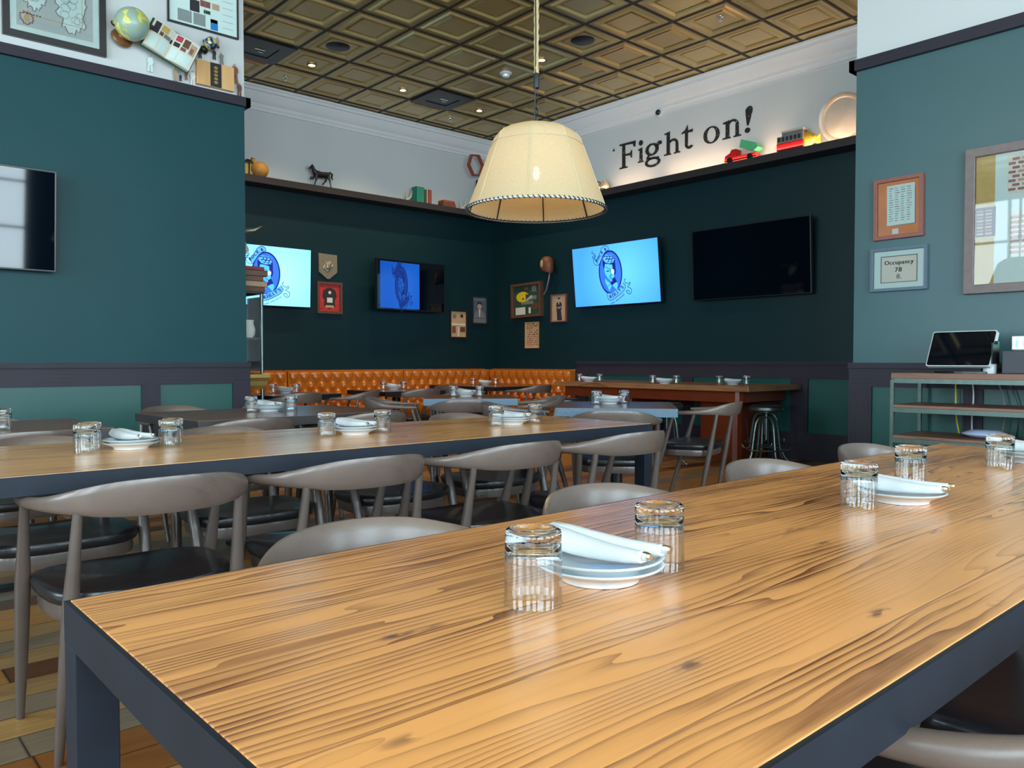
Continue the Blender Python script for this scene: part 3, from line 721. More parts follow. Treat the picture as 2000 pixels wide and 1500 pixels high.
# ---------------------------------------------------------------- 2D drawing on a plane
_fc = {}
def glyph(ch):
    if ch not in _fc:
        cu = bpy.data.curves.new('f', 'FONT'); cu.body = ch; cu.size = 1; cu.resolution_u = 3
        o = bpy.data.objects.new('f', cu); C.objects.link(o)
        dg = bpy.context.evaluated_depsgraph_get(); me = bpy.data.meshes.new_from_object(o.evaluated_get(dg))
        vs = [(v.co.x, v.co.y) for v in me.vertices]; fs = [tuple(p.vertices) for p in me.polygons]
        bpy.data.objects.remove(o); bpy.data.curves.remove(cu); bpy.data.meshes.remove(me)
        w_ = max([v[0] for v in vs], default=.3); _fc[ch] = (vs, fs, w_+.08 if vs else .3)
    return _fc[ch]
class Draw:
    """flat shapes on a plane: origin O, unit axes U (right) and W (up), N towards the viewer; one mesh"""
    def __init__(s, O, U, W): s.O, s.U, s.W = Vector(O), Vector(U), Vector(W); s.N = s.U.cross(s.W).normalized(); s.bm = bmesh.new(); s.m = []; s.lift = 0
    def mat(s, m): 
        if m not in s.m: s.m.append(m)
        return s.m.index(m)
    def P(s, u, v, l): return s.O+s.U*u+s.W*v+s.N*l
    def raw(s, vs, fs, m, l):
        mi = s.mat(m); V = [s.bm.verts.new(s.P(u, v, l)) for u, v in vs]
        for f in fs:
            try: q = s.bm.faces.new([V[i] for i in f]); q.material_index = mi
            except ValueError: pass
    def poly(s, pts, m, l=.0006):
        mi = s.mat(m); V = [s.bm.verts.new(s.P(u, v, l)) for u, v in pts]; f = s.bm.faces.new(V); f.material_index = mi; f.normal_update()
        if len(pts) > 4:
            for q in bmesh.ops.triangulate(s.bm, faces=[f])['faces']: q.material_index = mi
    def rect(s, u0, v0, u1, v1, m, l=.0006): s.poly([(u0, v0), (u1, v0), (u1, v1), (u0, v1)], m, l)
    def ring(s, cx, cy, rx, ry, rx2, ry2, m, l=.0006, n=40, a0=0, a1=2*PI):
        vs = []; fs = []
        for i in range(n+1):
            a = a0+(a1-a0)*i/n; vs += [(cx+rx*math.cos(a), cy+ry*math.sin(a)), (cx+rx2*math.cos(a), cy+ry2*math.sin(a))]
            if i: k = 2*i; fs.append((k-2, k-1, k+1, k))
        s.raw(vs, fs, m, l)
    def ell(s, cx, cy, rx, ry, m, l=.0006, n=28): s.poly([(cx+rx*math.cos(2*PI*i/n), cy+ry*math.sin(2*PI*i/n)) for i in range(n)], m, l)
    def line(s, pts, w_, m, l=.0006, closed=False):
        if closed: pts = list(pts)+[pts[0]]
        vs = []; fs = []
        for i, p in enumerate(pts):
            a = Vector(pts[max(i-1, 0)]); c_ = Vector(pts[min(i+1, len(pts)-1)]); d = (c_-a).normalized() if (c_-a).length > 1e-9 else Vector((1, 0)); nn = Vector((-d.y, d.x))*w_/2
            vs += [(p[0]+nn.x, p[1]+nn.y), (p[0]-nn.x, p[1]-nn.y)]
            if i: k = 2*i; fs.append((k-2, k-1, k+1, k))
        s.raw(vs, fs, m, l)
    def text(s, txt, u, v, size, m, l=.0008, center=True, path=None, sq=1.0, slant=0, bold=0):
        ws = [glyph(ch)[2]*size*sq for ch in txt]; tot = sum(ws)
        if path is None:
            x = u-tot/2 if center else u
            for ch, w_ in zip(txt, ws):
                vs, fs, _ = glyph(ch)
                for dx in ((0, bold) if bold else (0,)):
                    s.raw([(x+dx+a*size*sq+slant*b_*size, v+b_*size) for a, b_ in vs], fs, m, l)
                x += w_
        else:                                  # follow a polyline, stretched to its length
            L = [0]
            for a, b_ in zip(path, path[1:]): L.append(L[-1]+math.dist(a, b_))
            k = L[-1]/tot; pos = 0
            for ch, w_ in zip(txt, ws):
                d = (pos+w_/2)*k; i = max(i for i in range(len(L)-1) if L[i] <= d); f = (d-L[i])/(L[i+1]-L[i])
                p = Vector(path[i]).lerp(Vector(path[i+1]), f); dr = (Vector(path[i+1])-Vector(path[i])).normalized(); nn = Vector((-dr.y, dr.x))
                vs, fs, gw = glyph(ch)
                for dx in ((0, bold) if bold else (0,)):
                    s.raw([tuple(p+dr*((a-gw/2)*size*sq*k*.9+dx)+nn*(b_*size)) for a, b_ in vs], fs, m, l)
                pos += w_
    def build(s, name, parent=None):
        me = bpy.data.meshes.new(name); s.bm.to_mesh(me); s.bm.free()
        for mm in s.m: me.materials.append(M[mm] if isinstance(mm, str) else mm)
        o = bpy.data.objects.new(name, me); C.objects.link(o)
        if parent: o.parent = parent; o.matrix_parent_inverse = parent.matrix_world.inverted() if False else Matrix.Identity(4)
        return o
# things on walls are built in local space: x = right as seen from the room, y = up, z = out of the wall
def wall_empty(name, label, cat, center, side, group=None, tilt=0, yaw=0, roll=0):
    r = thing(name, label, cat, center, 0, group)
    R = {'back': Matrix(((1, 0, 0), (0, 0, -1), (0, 1, 0))), 'right': Matrix(((0, 0, -1), (-1, 0, 0), (0, 1, 0)))}[side]
    R = R.to_4x4() @ Matrix.Rotation(yaw, 4, 'Y') @ Matrix.Rotation(tilt, 4, 'X') @ Matrix.Rotation(roll, 4, 'Z')
    r.rotation_euler = R.to_euler(); return r
XY = ((0, 0, 0), (1, 0, 0), (0, 1, 0))
def lbox(b, w_, h_, z0, z1, bev=0): b.box((-w_/2, -h_/2, z0), (w_/2, h_/2, z1), bev); return b
def frame_mb(w_, h_, t_, z0, z1):
    b = MB(); a, c_ = w_/2, h_/2
    outer = [(-a, -c_), (a, -c_), (a, c_), (-a, c_)]; inner = [(-a+t_, -c_+t_), (a-t_, -c_+t_), (a-t_, c_-t_), (-a+t_, c_-t_)]
    b.rings([[(x, y, z0) for x, y in outer], [(x, y, z1*.85) for x, y in outer], [(x*.995, y*.995, z1) for x, y in outer], [(x*1.01, y*1.01, z1) for x, y in inner], [(x, y, z1*.9) for x, y in inner], [(x, y, z0) for x, y in inner]], True, False)
    return b
def px_rect(side, plane, x0, x1, yt, yb):
    """world centre and size of an upright rectangle seen between these frame columns / rows (rows at its middle column)"""
    xm = (x0+x1)/2
    f = (lambda x, y: ony(x, y, plane)) if side == 'back' else (lambda x, y: onx(x, y, plane))
    a, c_, tp, bt_ = f(x0, (yt+yb)/2), f(x1, (yt+yb)/2), f(xm, yt), f(xm, yb)
    w_ = abs(c_.x-a.x) if side == 'back' else abs(c_.y-a.y)
    cx = (a+c_)/2; cx.z = (tp.z+bt_.z)/2
    return cx, w_, abs(tp.z-bt_.z)

# ---------------------------------------------------------------- television screens
def screen_mat(name, c0, c1, s0):
    t = NT(name); P = t.sep(t.obj()); r_ = t.math('SQRT', t.math('ADD', t.math('POWER', t.math('SUBTRACT', P[0], .15), 2), t.math('POWER', P[1], 2)))
    t.set(color=(0, 0, 0), rough=.15, ecol=t.ramp(r_, [(0, c0), (.75, c1)]), estr=s0); return t.m
M['scr'] = screen_mat('lit_screen_blue', (.13, .56, 1.0), (.055, .33, 1.0), 1.0)
M['scr2'] = screen_mat('lit_screen_cyan', (.30, .80, 1.0), (.14, .62, 1.0), 1.35)
M['scr3'] = screen_mat('dim_screen_blue', (.006, .085, .42), (.004, .06, .36), 1.0)
M['lg_dark'] = emit('logo_navy', (.005, .012, .22), 1); M['lg_mid'] = emit('logo_midblue', (.03, .16, .75), 1); M['lg_face'] = emit('logo_face', (.08, .52, .85), 1)
M['lg_rib'] = emit('logo_ribbon', (.10, .45, .95), 1); M['lg_eye'] = emit('logo_white', (.5, .65, 1), 1)
M['ld_dark'] = emit('dim_logo_navy', (.002, .012, .10), 1); M['ld_mid'] = emit('dim_logo_mid', (.003, .03, .22), 1); M['ld_face'] = emit('dim_logo_face', (.006, .07, .34), 1)
def logo(D, cx, cy, k, ks=1.0, dim=False):
    """traced badge, k = metres per oval half height, in the plane of the screen"""
    dk, md, fc, rb, ey = ('ld_dark', 'ld_mid', 'ld_face', 'ld_mid', 'ld_face') if dim else ('lg_dark', 'lg_mid', 'lg_face', 'lg_rib', 'lg_eye')
    def T_(p): return (cx+(p[0]-610)/268*k*.70*ks, cy-(p[1]+.12*(p[0]-610)-695)/425*k)
    def TT(ps): return [T_(p) for p in ps]
    def sm(ps, n=4):
        out = []
        for i in range(len(ps)-1):
            p0, p1, p2, p3 = [ps[min(max(j, 0), len(ps)-1)] for j in (i-1, i, i+1, i+2)]
            for q in range(n):
                t_ = q/n; out.append(tuple(.5*((2*p1[j])+(-p0[j]+p2[j])*t_+(2*p0[j]-5*p1[j]+4*p2[j]-p3[j])*t_*t_+(-p0[j]+3*p1[j]-3*p2[j]+p3[j])*t_**3) for j in (0, 1)))
        return out+[ps[-1]]
    rx, ry = k*.70*ks, k
    D.ell(cx, cy, rx*.97, ry*.97, md, .0006, 48); D.ring(cx, cy, rx*.93, ry*.95, rx*1.03, ry*1.03, dk, .0009, 60)
    D.poly(TT([(470, 640), (495, 530), (665, 530), (700, 640), (700, 780), (650, 860), (600, 860), (545, 810), (490, 740)]), fc, .0012)
    D.poly(TT([(480, 800), (600, 920), (620, 960), (565, 1070), (520, 980), (480, 900)]), fc, .0012)
    D.poly(TT([(640, 950), (740, 870), (770, 920), (740, 1040), (690, 990)]), fc, .0012)
    D.poly(TT([(440, 450), (480, 470), (510, 508), (600, 520), (660, 500), (690, 460), (735, 440), (740, 620), (748, 640), (740, 700), (705, 770), (700, 700), (672, 640), (668, 540), (560, 528), (497, 530), (480, 600), (466, 650), (445, 560)]), dk, .0016)
    D.poly(TT([(478, 470), (462, 410), (500, 360), (560, 345), (610, 362), (655, 345), (700, 385), (738, 440), (700, 490), (600, 515), (520, 500)]), md if dim else 'lg_rib', .0018)
    for c_, r1, r2 in (((515, 405), 40, 32), ((585, 400), 38, 30), ((650, 400), 42, 30), ((560, 455), 40, 28), ((630, 455), 40, 28), ((695, 440), 34, 32)):
        D.line(sm(TT([(c_[0]+r1*math.cos(a), c_[1]+r2*math.sin(a)) for a in (3.3, 4.2, 5.1, 6.1, 7.2, 8.0)])), k*.037, dk, .0022)
    D.line(TT([(510, 580), (560, 615), (632, 640)]), k*.023, dk, .0022)
    D.poly(TT([(505, 688), (540, 662), (575, 655), (592, 665), (560, 684), (530, 682)]), dk, .0022)
    D.line(TT([(600, 650), (628, 700), (632, 745), (600, 768), (588, 758)]), k*.037, dk, .0022)
    D.line(sm(TT([(578, 800), (610, 790), (640, 800), (628, 822), (596, 818)])), k*.034, md, .0022)
    D.line(sm(TT([(480, 800), (530, 860), (600, 905), (560, 960), (520, 985), (565, 1072), (600, 1010)])), k*.027, md, .0023)
    D.poly(TT([(703, 775), (755, 875), (690, 905), (632, 945), (588, 900), (640, 880), (650, 850), (640, 830)]), dk, .0022)
    x, y = T_((666, 674)); D.ell(x, y, k*.10, k*.10, dk, .0024, 20); D.ell(x, y, k*.110, k*.119, ey, .0028, 16)
    # ribbons
    D.poly(TT([(300, 440), (345, 425), (400, 300), (450, 215), (520, 165), (590, 185), (608, 245), (545, 270), (470, 350), (400, 470), (345, 550), (270, 470)]), rb, .0014)
    D.line(TT(sm([(290, 440), (330, 440), (400, 300), (450, 215), (520, 168), (585, 188), (606, 245)])), k*.030, dk, .0026)
    D.line(TT(sm([(345, 550), (300, 565), (245, 535), (225, 470), (290, 450), (345, 550), (400, 470), (470, 350), (545, 275), (606, 245)])), k*.025, dk, .0026)
    D.line(TT(sm([(222, 280), (195, 320), (250, 330), (285, 370), (255, 420), (205, 405), (245, 365), (262, 395), (225, 470)])), k*.030, dk, .0026)
    D.poly(TT([(500, 1120), (620, 1110), (760, 1020), (890, 890), (945, 950), (900, 1050), (760, 1150), (640, 1225), (540, 1245)]), rb, .0014)
    D.line(TT(sm([(500, 1120), (545, 1245), (640, 1225), (760, 1150), (880, 1060), (945, 955), (890, 885)])), k*.030, dk, .0026)
    D.line(TT(sm([(960, 810), (920, 830), (950, 885), (1010, 900), (1050, 870), (1045, 915), (990, 960), (1070, 1000), (1060, 1080), (1000, 1100), (950, 1050), (1000, 1030), (1030, 1070)])), k*.030, dk, .0026)
    sz = .25*k
    D.text('ROCK &', 0, 0, sz*.9, dk, .003, path=TT([(305, 520), (370, 440), (440, 345), (500, 280), (560, 245)]), bold=.022*k)
    D.text("REILLY'S", 0, 0, sz, dk, .003, path=TT([(560, 1225), (680, 1170), (800, 1080), (905, 985)]), bold=.026*k)
    D.text('USC VILLAGE', 0, 0, sz*.42, dk, .003, path=TT([(580, 1335), (700, 1280), (820, 1195), (915, 1120)]), bold=.014*k)
def tv(label, side, plane, x0, x1, yt, yb, tilt=0, yaw=0, mode=None, scr=None, size=None):
    cx, w_, h_ = px_rect(side, plane, x0, x1, yt, yb)
    if size: w_, h_, cx = size[0], size[1], Vector(size[2])
    r = wall_empty('wall_television', label, 'television', cx, side, 'wall mounted televisions', tilt, yaw)
    b = lbox(MB(), w_, h_, -.045, 0, .004); b.mi = 0; b.build('housing', 'black', r)
    b = frame_mb(w_, h_, .012, -.001, .004); b.build('bezel', 'black', r)
    b = MB(); lbox(b, .35, .3, -.075, -.0451); b.build('wall_bracket', 'blackmetal', r)
    D = Draw(*XY)
    a, c_ = w_/2-.012, h_/2-.012
    D.rect(-a, -c_, a, c_, 'screenoff' if mode in (None, 'part') else scr, .0008); s_ = D.build('screen', r)
    if mode:
        D = Draw(*XY); D.O = Vector((0, 0, .0012))
        if mode == 'part': D.rect(-a*.93, -c_*.97, a*.22, c_*.93, scr, 0); logo(D, -a*.32, c_*.0, h_*.36, .62, True)
        else: logo(D, -w_*.045, h_*.035, h_*.345)
        D.build('badge_picture', s_)
    return r
tv('large dark television at left frame edge reflecting windows', 'back', YN-.12, -330, 110, 306, 517, tilt=.09)
tv('lit cyan television with portrait badge beside the green wall corner', 'back', YB-.13, 440, 608, 479, 598, mode='full', scr='scr2', tilt=.04)
tv('dim television showing a blue picture on its left part', 'back', YB-.2, 733, 872, 510, 607, mode='part', scr='scr3', yaw=.06)
tv('lit blue television with portrait badge on the right alcove wall', 'right', XR-.12, 1120, 1289, 474, 596, mode='full', scr='scr', tilt=.10)
tv('large switched off television right of the lit blue one', 'right', XR-.12, 1352, 1584, 436, 580, tilt=.05)

# ---------------------------------------------------------------- framed things on the walls
M['frame_wood'] = plain('walnut_frame', srgb(98, 66, 50), .4, var=.25, scale=25)
M['frame_dark'] = plain('dark_frame', srgb(34, 32, 38), .35)
M['frame_red'] = plain('reddish_frame', srgb(132, 76, 66), .4, var=.2)
M['frame_grey'] = plain('grey_brown_frame', srgb(118, 104, 102), .5, var=.2, scale=20)
M['frame_slate'] = plain('slate_blue_frame', srgb(78, 98, 112), .4)
M['gilt'] = plain('gilt_edge', srgb(170, 140, 80), .35, .7)
M['tanpaper'] = plain('tan_poster', srgb(198, 160, 116), .7, var=.15, scale=15)
M['sepia'] = plain('sepia_paper', srgb(172, 148, 120), .7, var=.12)
M['redpaper'] = plain('red_print_paper', srgb(190, 40, 42), .6, var=.15, scale=20)
M['orangewood'] = plain('orange_poster', srgb(206, 120, 58), .5, var=.25, scale=9)
M['matboard'] = plain('pale_matboard', srgb(205, 226, 220), .7, var=.03)
M['skin'] = plain('printed_face', srgb(186, 152, 126), .7)
M['pdark'] = plain('printed_dark', srgb(40, 36, 40), .7); M['pmid'] = plain('printed_grey', srgb(120, 118, 116), .7)
M['yellow'] = plain('helmet_yellow', srgb(228, 196, 40), .4); M['feltgreen'] = plain('felt_green', srgb(30, 70, 52), .8)
M['pwhite'] = plain('printed_white', srgb(216, 214, 204), .7); M['pblue'] = plain('printed_blue', srgb(30, 120, 190), .6)
M['pink'] = plain('printed_rose', srgb(180, 60, 80), .7); M['pgold'] = plain('printed_gold', srgb(190, 160, 90), .6); M['pline'] = plain('map_line', srgb(132, 142, 142), .7)
M['steelpic'] = plain('pewter_relief', srgb(150, 142, 118), .4, .5, var=.35, scale=50, bump=.3)
def picture(name, label, side, plane, rect, fw, fmat, bg, depth=.03, cat='picture', draw=None, glass=False, group=None, roll=0, tilt=0, inner=None):
    cx, w_, h_ = px_rect(side, plane, *rect); r = wall_empty(name, label, cat, cx, side, group, roll=roll, tilt=tilt)
    frame_mb(w_, h_, fw, .001, depth).build('frame', fmat, r, loc=(0, 0, 0))
    D = Draw(*XY); a, c_ = w_/2-fw*.9, h_/2-fw*.9; D.O = Vector((0, 0, depth*.4)); D.rect(-a, -c_, a, c_, bg, 0)
    if draw: draw(D, a, c_)
    b = MB(); lbox(b, w_-fw, h_-fw, .0015, depth*.4-.0008); b.build('backing', 'frame_dark', r)
    D.build('print', r)
    if glass:
        D = Draw(*XY); D.O = Vector((0, 0, depth*.75)); D.rect(-a, -c_, a, c_, 'pane', 0); D.build('glass_pane', r)
    return r
def mask(D, a, c):
    for k in range(26): x, y = random.uniform(-a*.9, a*.9), random.uniform(-c*.9, c*.9); D.ell(x, y, a*.12, c*.05, 'pink', .0004, 8)
    D.poly([(-a*.6, c*.55), (-a*.2, c*.75), (a*.2, c*.75), (a*.6, c*.55), (a*.7, c*.1), (a*.5, -c*.2), (a*.55, -c*.6), (0, -c*.85), (-a*.55, -c*.6), (-a*.5, -c*.2), (-a*.7, c*.1)], 'pdark', .0008)
    D.rect(-a*.25, -c*.35, a*.28, c*.02, 'pwhite', .0014); D.ell(a*.02, c*.4, a*.14, c*.12, 'pwhite', .0014); D.rect(-a*.4, -c*.72, a*.4, -c*.55, 'pgold', .0014)
picture('framed_print', 'red print of a black ornament in a walnut frame beneath the shield plaque', 'back', YB, (618, 667, 551, 613), .035, 'frame_wood', 'redpaper', draw=mask)
def poster4(D, a, c):
    D.rect(-a*.96, -.01, a*.96, .012, 'pwhite', .0005); D.ell(-a*.5, c*.62, a*.26, c*.2, 'pmid', .001); D.ell(a*.45, c*.66, a*.2, c*.14, 'pdark', .001)
    D.poly([(-a*.1, -c*.95), (a*.1, -c*.95), (a*.06, -c*.2), (-a*.04, -c*.2)], 'pwhite', .001); D.rect(a*.25, -c*.6, a*.9, -c*.2, 'frame_wood', .001); D.rect(-a*.8, -c*.7, -a*.35, -c*.15, 'frame_red', .001)
picture('framed_poster', 'tan four panel poster in a black frame, lower of the corner pair', 'back', YB, (877, 911, 606, 661), .022, 'frame_dark', 'tanpaper', draw=poster4)
def portrait(D, a, c):
    for k in range(11): D.rect(-a*.8+k*a*.145, c*.78, -a*.8+k*a*.145+a*.09, c*(.86+.04*(k % 3 == 0)), 'pgold', .0012)
    D.poly([(-a*.85, -c*.6), (-a*.7, -.05), (-a*.2, c*.08), (a*.2, c*.08), (a*.75, -.05), (a*.9, -c*.6)], 'pmid', .0006)
    D.poly([(-a*.1, c*.05), (a*.1, c*.05), (a*.06, -c*.5), (-a*.06, -c*.5)], 'pwhite', .0012); D.ell(0, c*.32, a*.3, c*.24, 'skin', .001)
    D.poly([(-a*.34, c*.38), (-a*.3, c*.62), (a*.3, c*.62), (a*.34, c*.38), (0, c*.5)], 'pdark', .0016); D.rect(-a*.9, -c*.95, a*.9, -c*.66, 'pmid', .0012)
picture('framed_portrait', 'dark framed magazine cover of a person in cap and tie near the corner', 'back', YB, (920, 951, 578, 634), .022, 'frame_dark', 'frame_slate', draw=portrait)
def helmet(D, a, c):
    D.ell(-a*.35, c*.25, a*.48, c*.36, 'yellow', .001, 30); D.poly([(-a*.1, c*.45), (a*.2, c*.3), (a*.2, -c*.0), (-a*.1, c*.02)], 'feltgreen', .0014)
    D.line([(-a*.05, c*.05), (a*.35, c*.3), (a*.4, c*.22), (-a*.02, -.01)], .012, 'pwhite', .002); D.ell(-a*.3, c*.12, a*.07, c*.06, 'pdark', .002)
    for x, y, w_, h_, mm in ((.35, .55, .35, .38, 'pmid'), (.2, .02, .5, .26, 'pmid'), (-.45, -.28, .9, .22, 'pmid'), (-.9, -.95, .75, .5, 'pwhite'), (.1, -.9, .16, .4, 'pwhite'), (.86, -.2, .08, 1.1, 'pwhite'), (-.2, .7, .3, .2, 'frame_red')): D.rect(a*x, c*y, a*(x+w_), c*(y+h_), mm, .0006)
    D.ell(a*.6, -c*.45, a*.3, c*.24, 'frame_wood', .0012)
picture('shadow_box', 'shadow box with a yellow football helmet and snapshots on dark green', 'right', XR, (1004, 1062, 553, 620), .04, 'frame_wood', 'feltgreen', .07, 'picture', helmet, roll=.02)
def sepia(D, a, c):
    D.poly([(-a*.25, -c*.95), (-a*.3, -c*.3), (-a*.4, c*.1), (-a*.35, c*.4), (-a*.1, c*.52), (a*.15, c*.5), (a*.4, c*.35), (a*.42, c*.02), (a*.3, -c*.2), (a*.45, -c*.95)], 'pdark', .0006)
    D.ell(0, c*.66, a*.17, c*.14, 'skin', .0012); D.ell(.0, c*.76, a*.17, c*.08, 'pdark', .0014); D.poly([(-a*.08, c*.5), (a*.08, c*.5), (0, c*.25)], 'pwhite', .0012)
    D.line([(-a*.35, c*.05), (a*.1, c*.02), (a*.4, c*.12)], .025, 'pmid', .001); D.ell(a*.08, c*.06, a*.1, c*.05, 'skin', .0016)
picture('framed_photograph', 'sepia photograph of a standing person with folded arms in a red-brown frame', 'right', XR, (1078, 1108, 575, 629), .016, 'frame_red', 'sepia', draw=sepia)
def scrib(D, a, c):
    for k in range(11):
        y = c*(.86-.165*k)
        for q in range(5): 
            x = -a*.8+q*a*.33+random.uniform(0, .02)
            D.rect(x, y, x+a*random.uniform(.15, .3), y+c*random.uniform(.03, .08), 'pdark' if k < 7 else 'frame_red', .0008)
picture('poster_board', 'narrow cream handbill with rows of dark lettering under the shadow box', 'right', XR, (1027, 1053, 629, 680), .006, 'tanpaper', 'tanpaper', .02, draw=scrib)
# shield
cx, w_, h_ = px_rect('back', YB, 621, 657, 496, 545)
r = wall_empty('shield_plaque', 'pewter coloured shield plaque pointed at the bottom between two televisions', 'plaque', cx, 'back')
pts = [(-.5, .5), (.5, .47), (.5, -.22), (.08, -.5), (-.05, -.5), (-.48, -.24)]
b = MB(); b.prism([(u*w_, v*h_) for u, v in pts], lambda u, v, d: (u, v, d), .001, .02); b.build('shield', 'steelpic', r)
b = MB()
for k in range(14): a = random.uniform(0, 6.28); q = random.uniform(0, .3); b.sphere((math.cos(a)*q*w_, math.sin(a)*q*h_, .02), .018, (1, 1.4, .6), 5)
b.sphere((0, 0, .02), .04, (1, 1.3, .6), 8); b.build('relief', 'steelpic', r, True)
# leather cap on a strap
p = onx(1068, 516, XR-.09)
r = thing('leather_cap', 'brown leather aviator style cap hanging on the dark green wall above the pictures', 'cap', p)
b = MB(); rings = []
for i, (z, k) in enumerate([(-.10, .80), (-.06, .95), (0, 1.0), (.05, .93), (.085, .70), (.105, .40), (.112, .02)]):
    rings.append([(.085*k*math.cos(2*PI*q/20), .115*k*math.sin(2*PI*q/20), z+(.03*math.sin(2*PI*q/20) if i < 2 else 0)) for q in range(20)])
b.rings(rings); b.build('crown', plain('cap_leather', srgb(110, 62, 34), .5, var=.35, scale=20), r, True)
b = MB(); b.tube([(-.0, -.06, -.10), (-.02, -.065, -.2), (-.02, -.04, -.28), (-.01, .0, -.36), (.0, .06, -.42)], [.008, .012, .01, .008, .007], 6); b.build('strap', 'pmid', r, True)
b = MB(); b.sphere((-.08, .02, 0), .035, (.5, .8, 1.6), 8); b.build('ear_flap', 'sepia', r, True)

# near left wall display
YL = YN
M['mapsea'] = plain('map_sea', srgb(176, 186, 182), .7, var=.04)
def mapd(D, a, c):
    D.rect(-a*.84, -c*.86, a*.84, c*.86, 'mapsea', .0006); D.ring(0, 0, a*.83, c*.85, a*.85, c*.87, 'tanpaper', .0012, 4, PI/4, 2*PI+PI/4)
    def blob(cx, cy, rx, ry, sd, mm='pline', wd=.006):
        rr = random.Random(sd); pts = []
        for k in range(40): q = 1+rr.uniform(-.22, .22); pts.append((cx+rx*q*math.cos(2*PI*k/40), cy+ry*q*math.sin(2*PI*k/40)))
        D.line(pts, wd, mm, .0016, True); return pts
    D.poly(blob(a*.36, -c*.22, a*.34, c*.50, 3, 'pmid', .008), 'matboard', .001); D.poly(blob(-a*.48, -c*.2, a*.24, c*.26, 5, 'pmid', .008), 'matboard', .001)
    for sd in range(14): blob(a*(.38+random.uniform(-.2, .2)), c*random.uniform(-.6, .15), a*.10, c*.08, sd+20, 'pline', .003)
    for sd in range(6): blob(a*(-.45+random.uniform(-.12, .12)), c*random.uniform(-.35, .0), a*.08, c*.07, sd+50, 'pline', .003)
    blob(-a*.62, -c*.68, a*.14, c*.13, 7, 'frame_red', .008); D.ell(-a*.62, -c*.68, a*.07, c*.08, 'tanpaper', .0014)
    for k in range(6): D.rect(-a*.7+k*.02, -c*(.6), -a*.7+k*.02+.012, -c*.58, 'pdark', .002)
picture('framed_map', 'old outline map of islands in a black frame above the dark picture rail', 'back', YL, (2, 204, -120, 90), .045, 'frame_dark', 'matboard', .04, draw=mapd, glass=True)
def sheet(D, a, c):
    for x, y, w_, h_, mm in ((-.75, -.94, .4, .26, 'pline'), (-.3, -.94, .35, .26, 'pline'), (-.40, -.66, .28, .26, 'pdark'), (-.1, -.5, .3, .14, 'frame_red'), (.25, -.5, .22, .14, 'skin'), (-.0, -.64, .2, .08, 'feltgreen'), (.1, -.8, .3, .12, 'matboard'), (.20, -.96, .22, .24, 'pblue'), (.55, -.9, .35, 1.5, 'matboard'), (-.6, .35, .5, .5, 'pink'), (.1, .4, .35, .45, 'pmid')): D.rect(a*x, c*y, a*(x+w_), c*(y+h_), mm, .0008)
    for k in range(9): D.rect(a*.56, -c*.85+k*c*.15, a*.88, -c*.84+k*c*.15, 'pline', .0014)
    D.ell(-a*.58, -c*.36, a*.13, c*.10, 'frame_red', .001); D.rect(a*.04, -c*.98, a*.05, c*.98, 'pline', .0012)
picture('framed_print', 'framed spread of coloured pictures and text at the top left white wall end', 'back', YL, (325, 463, -120, 60), .012, 'frame_dark', 'matboard', .03, draw=sheet)
def globe(label, px, py, r_, bx, by, base, knob, mat):
    c_ = ony(px, py, YL-.16 if r_ > .08 else YL-.08); r = thing('desk_globe', label, 'globe', c_)
    b = MB(); b.sphere((0, 0, 0), r_, n=18); b.build('sphere', mat, r, True)
    q = ony(bx, by, YL-.05)-c_; d = (-q).normalized(); zax = d
    b = MB(); b.lathe([(0, -.04), (r_*.62, -.04), (r_*.66, -.03), (r_*.62, -.015), (r_*.35, .0), (r_*.3, .02), (.01, .03)], 28)
    o = b.build('base', base, r, True, loc=q-d*(q.length-r_-.02)*0); o.rotation_euler = d.to_track_quat('Z', 'Y').to_euler()
    kk = ony(knob[0], knob[1], YL-.18 if r_ > .08 else YL-.09)-c_
    b = MB(); u = kk.normalized(); v = u.cross(Vector((0, 1, 0))).normalized(); pts = []
    for i in range(13):
        a = PI*i/12; pts.append(u*math.cos(a)*(r_*1.12)+v*0+Vector((0, 1, 0))*math.sin(a)*(r_*1.12)*.9)
    b.tube(pts, .006 if r_ > .08 else .004, 6); b.sphere(tuple(u*r_*1.12), .018 if r_ > .08 else .012, n=6); b.build('meridian_arm', 'frame_dark', r, True)
    b = MB(); b.tube([q*1.02, Vector((q.x*1.05, YL-.001-c_.y, q.z*1.05))], .01, 6); b.build('wall_peg', 'frame_dark', r, True)
t = NT('globe_map'); P = t.obj(); v = t.noise(P, 9, 5); t.set(color=t.ramp(v, [(.40, srgb(150, 176, 168)), (.5, srgb(160, 176, 130)), (.54, srgb(226, 222, 120)), (.64, srgb(196, 190, 96)), (.7, srgb(196, 150, 110))]), rough=.3); M['globe'] = t.m
t = NT('small_globe_map'); P = t.obj(); v = t.noise(P, 22, 4); t.set(color=t.ramp(v, [(.42, srgb(30, 40, 52)), (.5, srgb(150, 170, 190)), (.56, srgb(222, 214, 60))]), rough=.25); M['globe2'] = t.m
M['brownbase'] = plain('globe_base_wood', srgb(120, 78, 44), .35, var=.2)
globe('pale green globe fixed sideways on the white wall beside the framed map', 258, 47, .122, 241, 70, 'brownbase', (290, 52), 'globe')
globe('small dark blue and yellow globe right of the open book', 412, 85, .052, 403, 93, 'black', (422, 90), 'globe2')
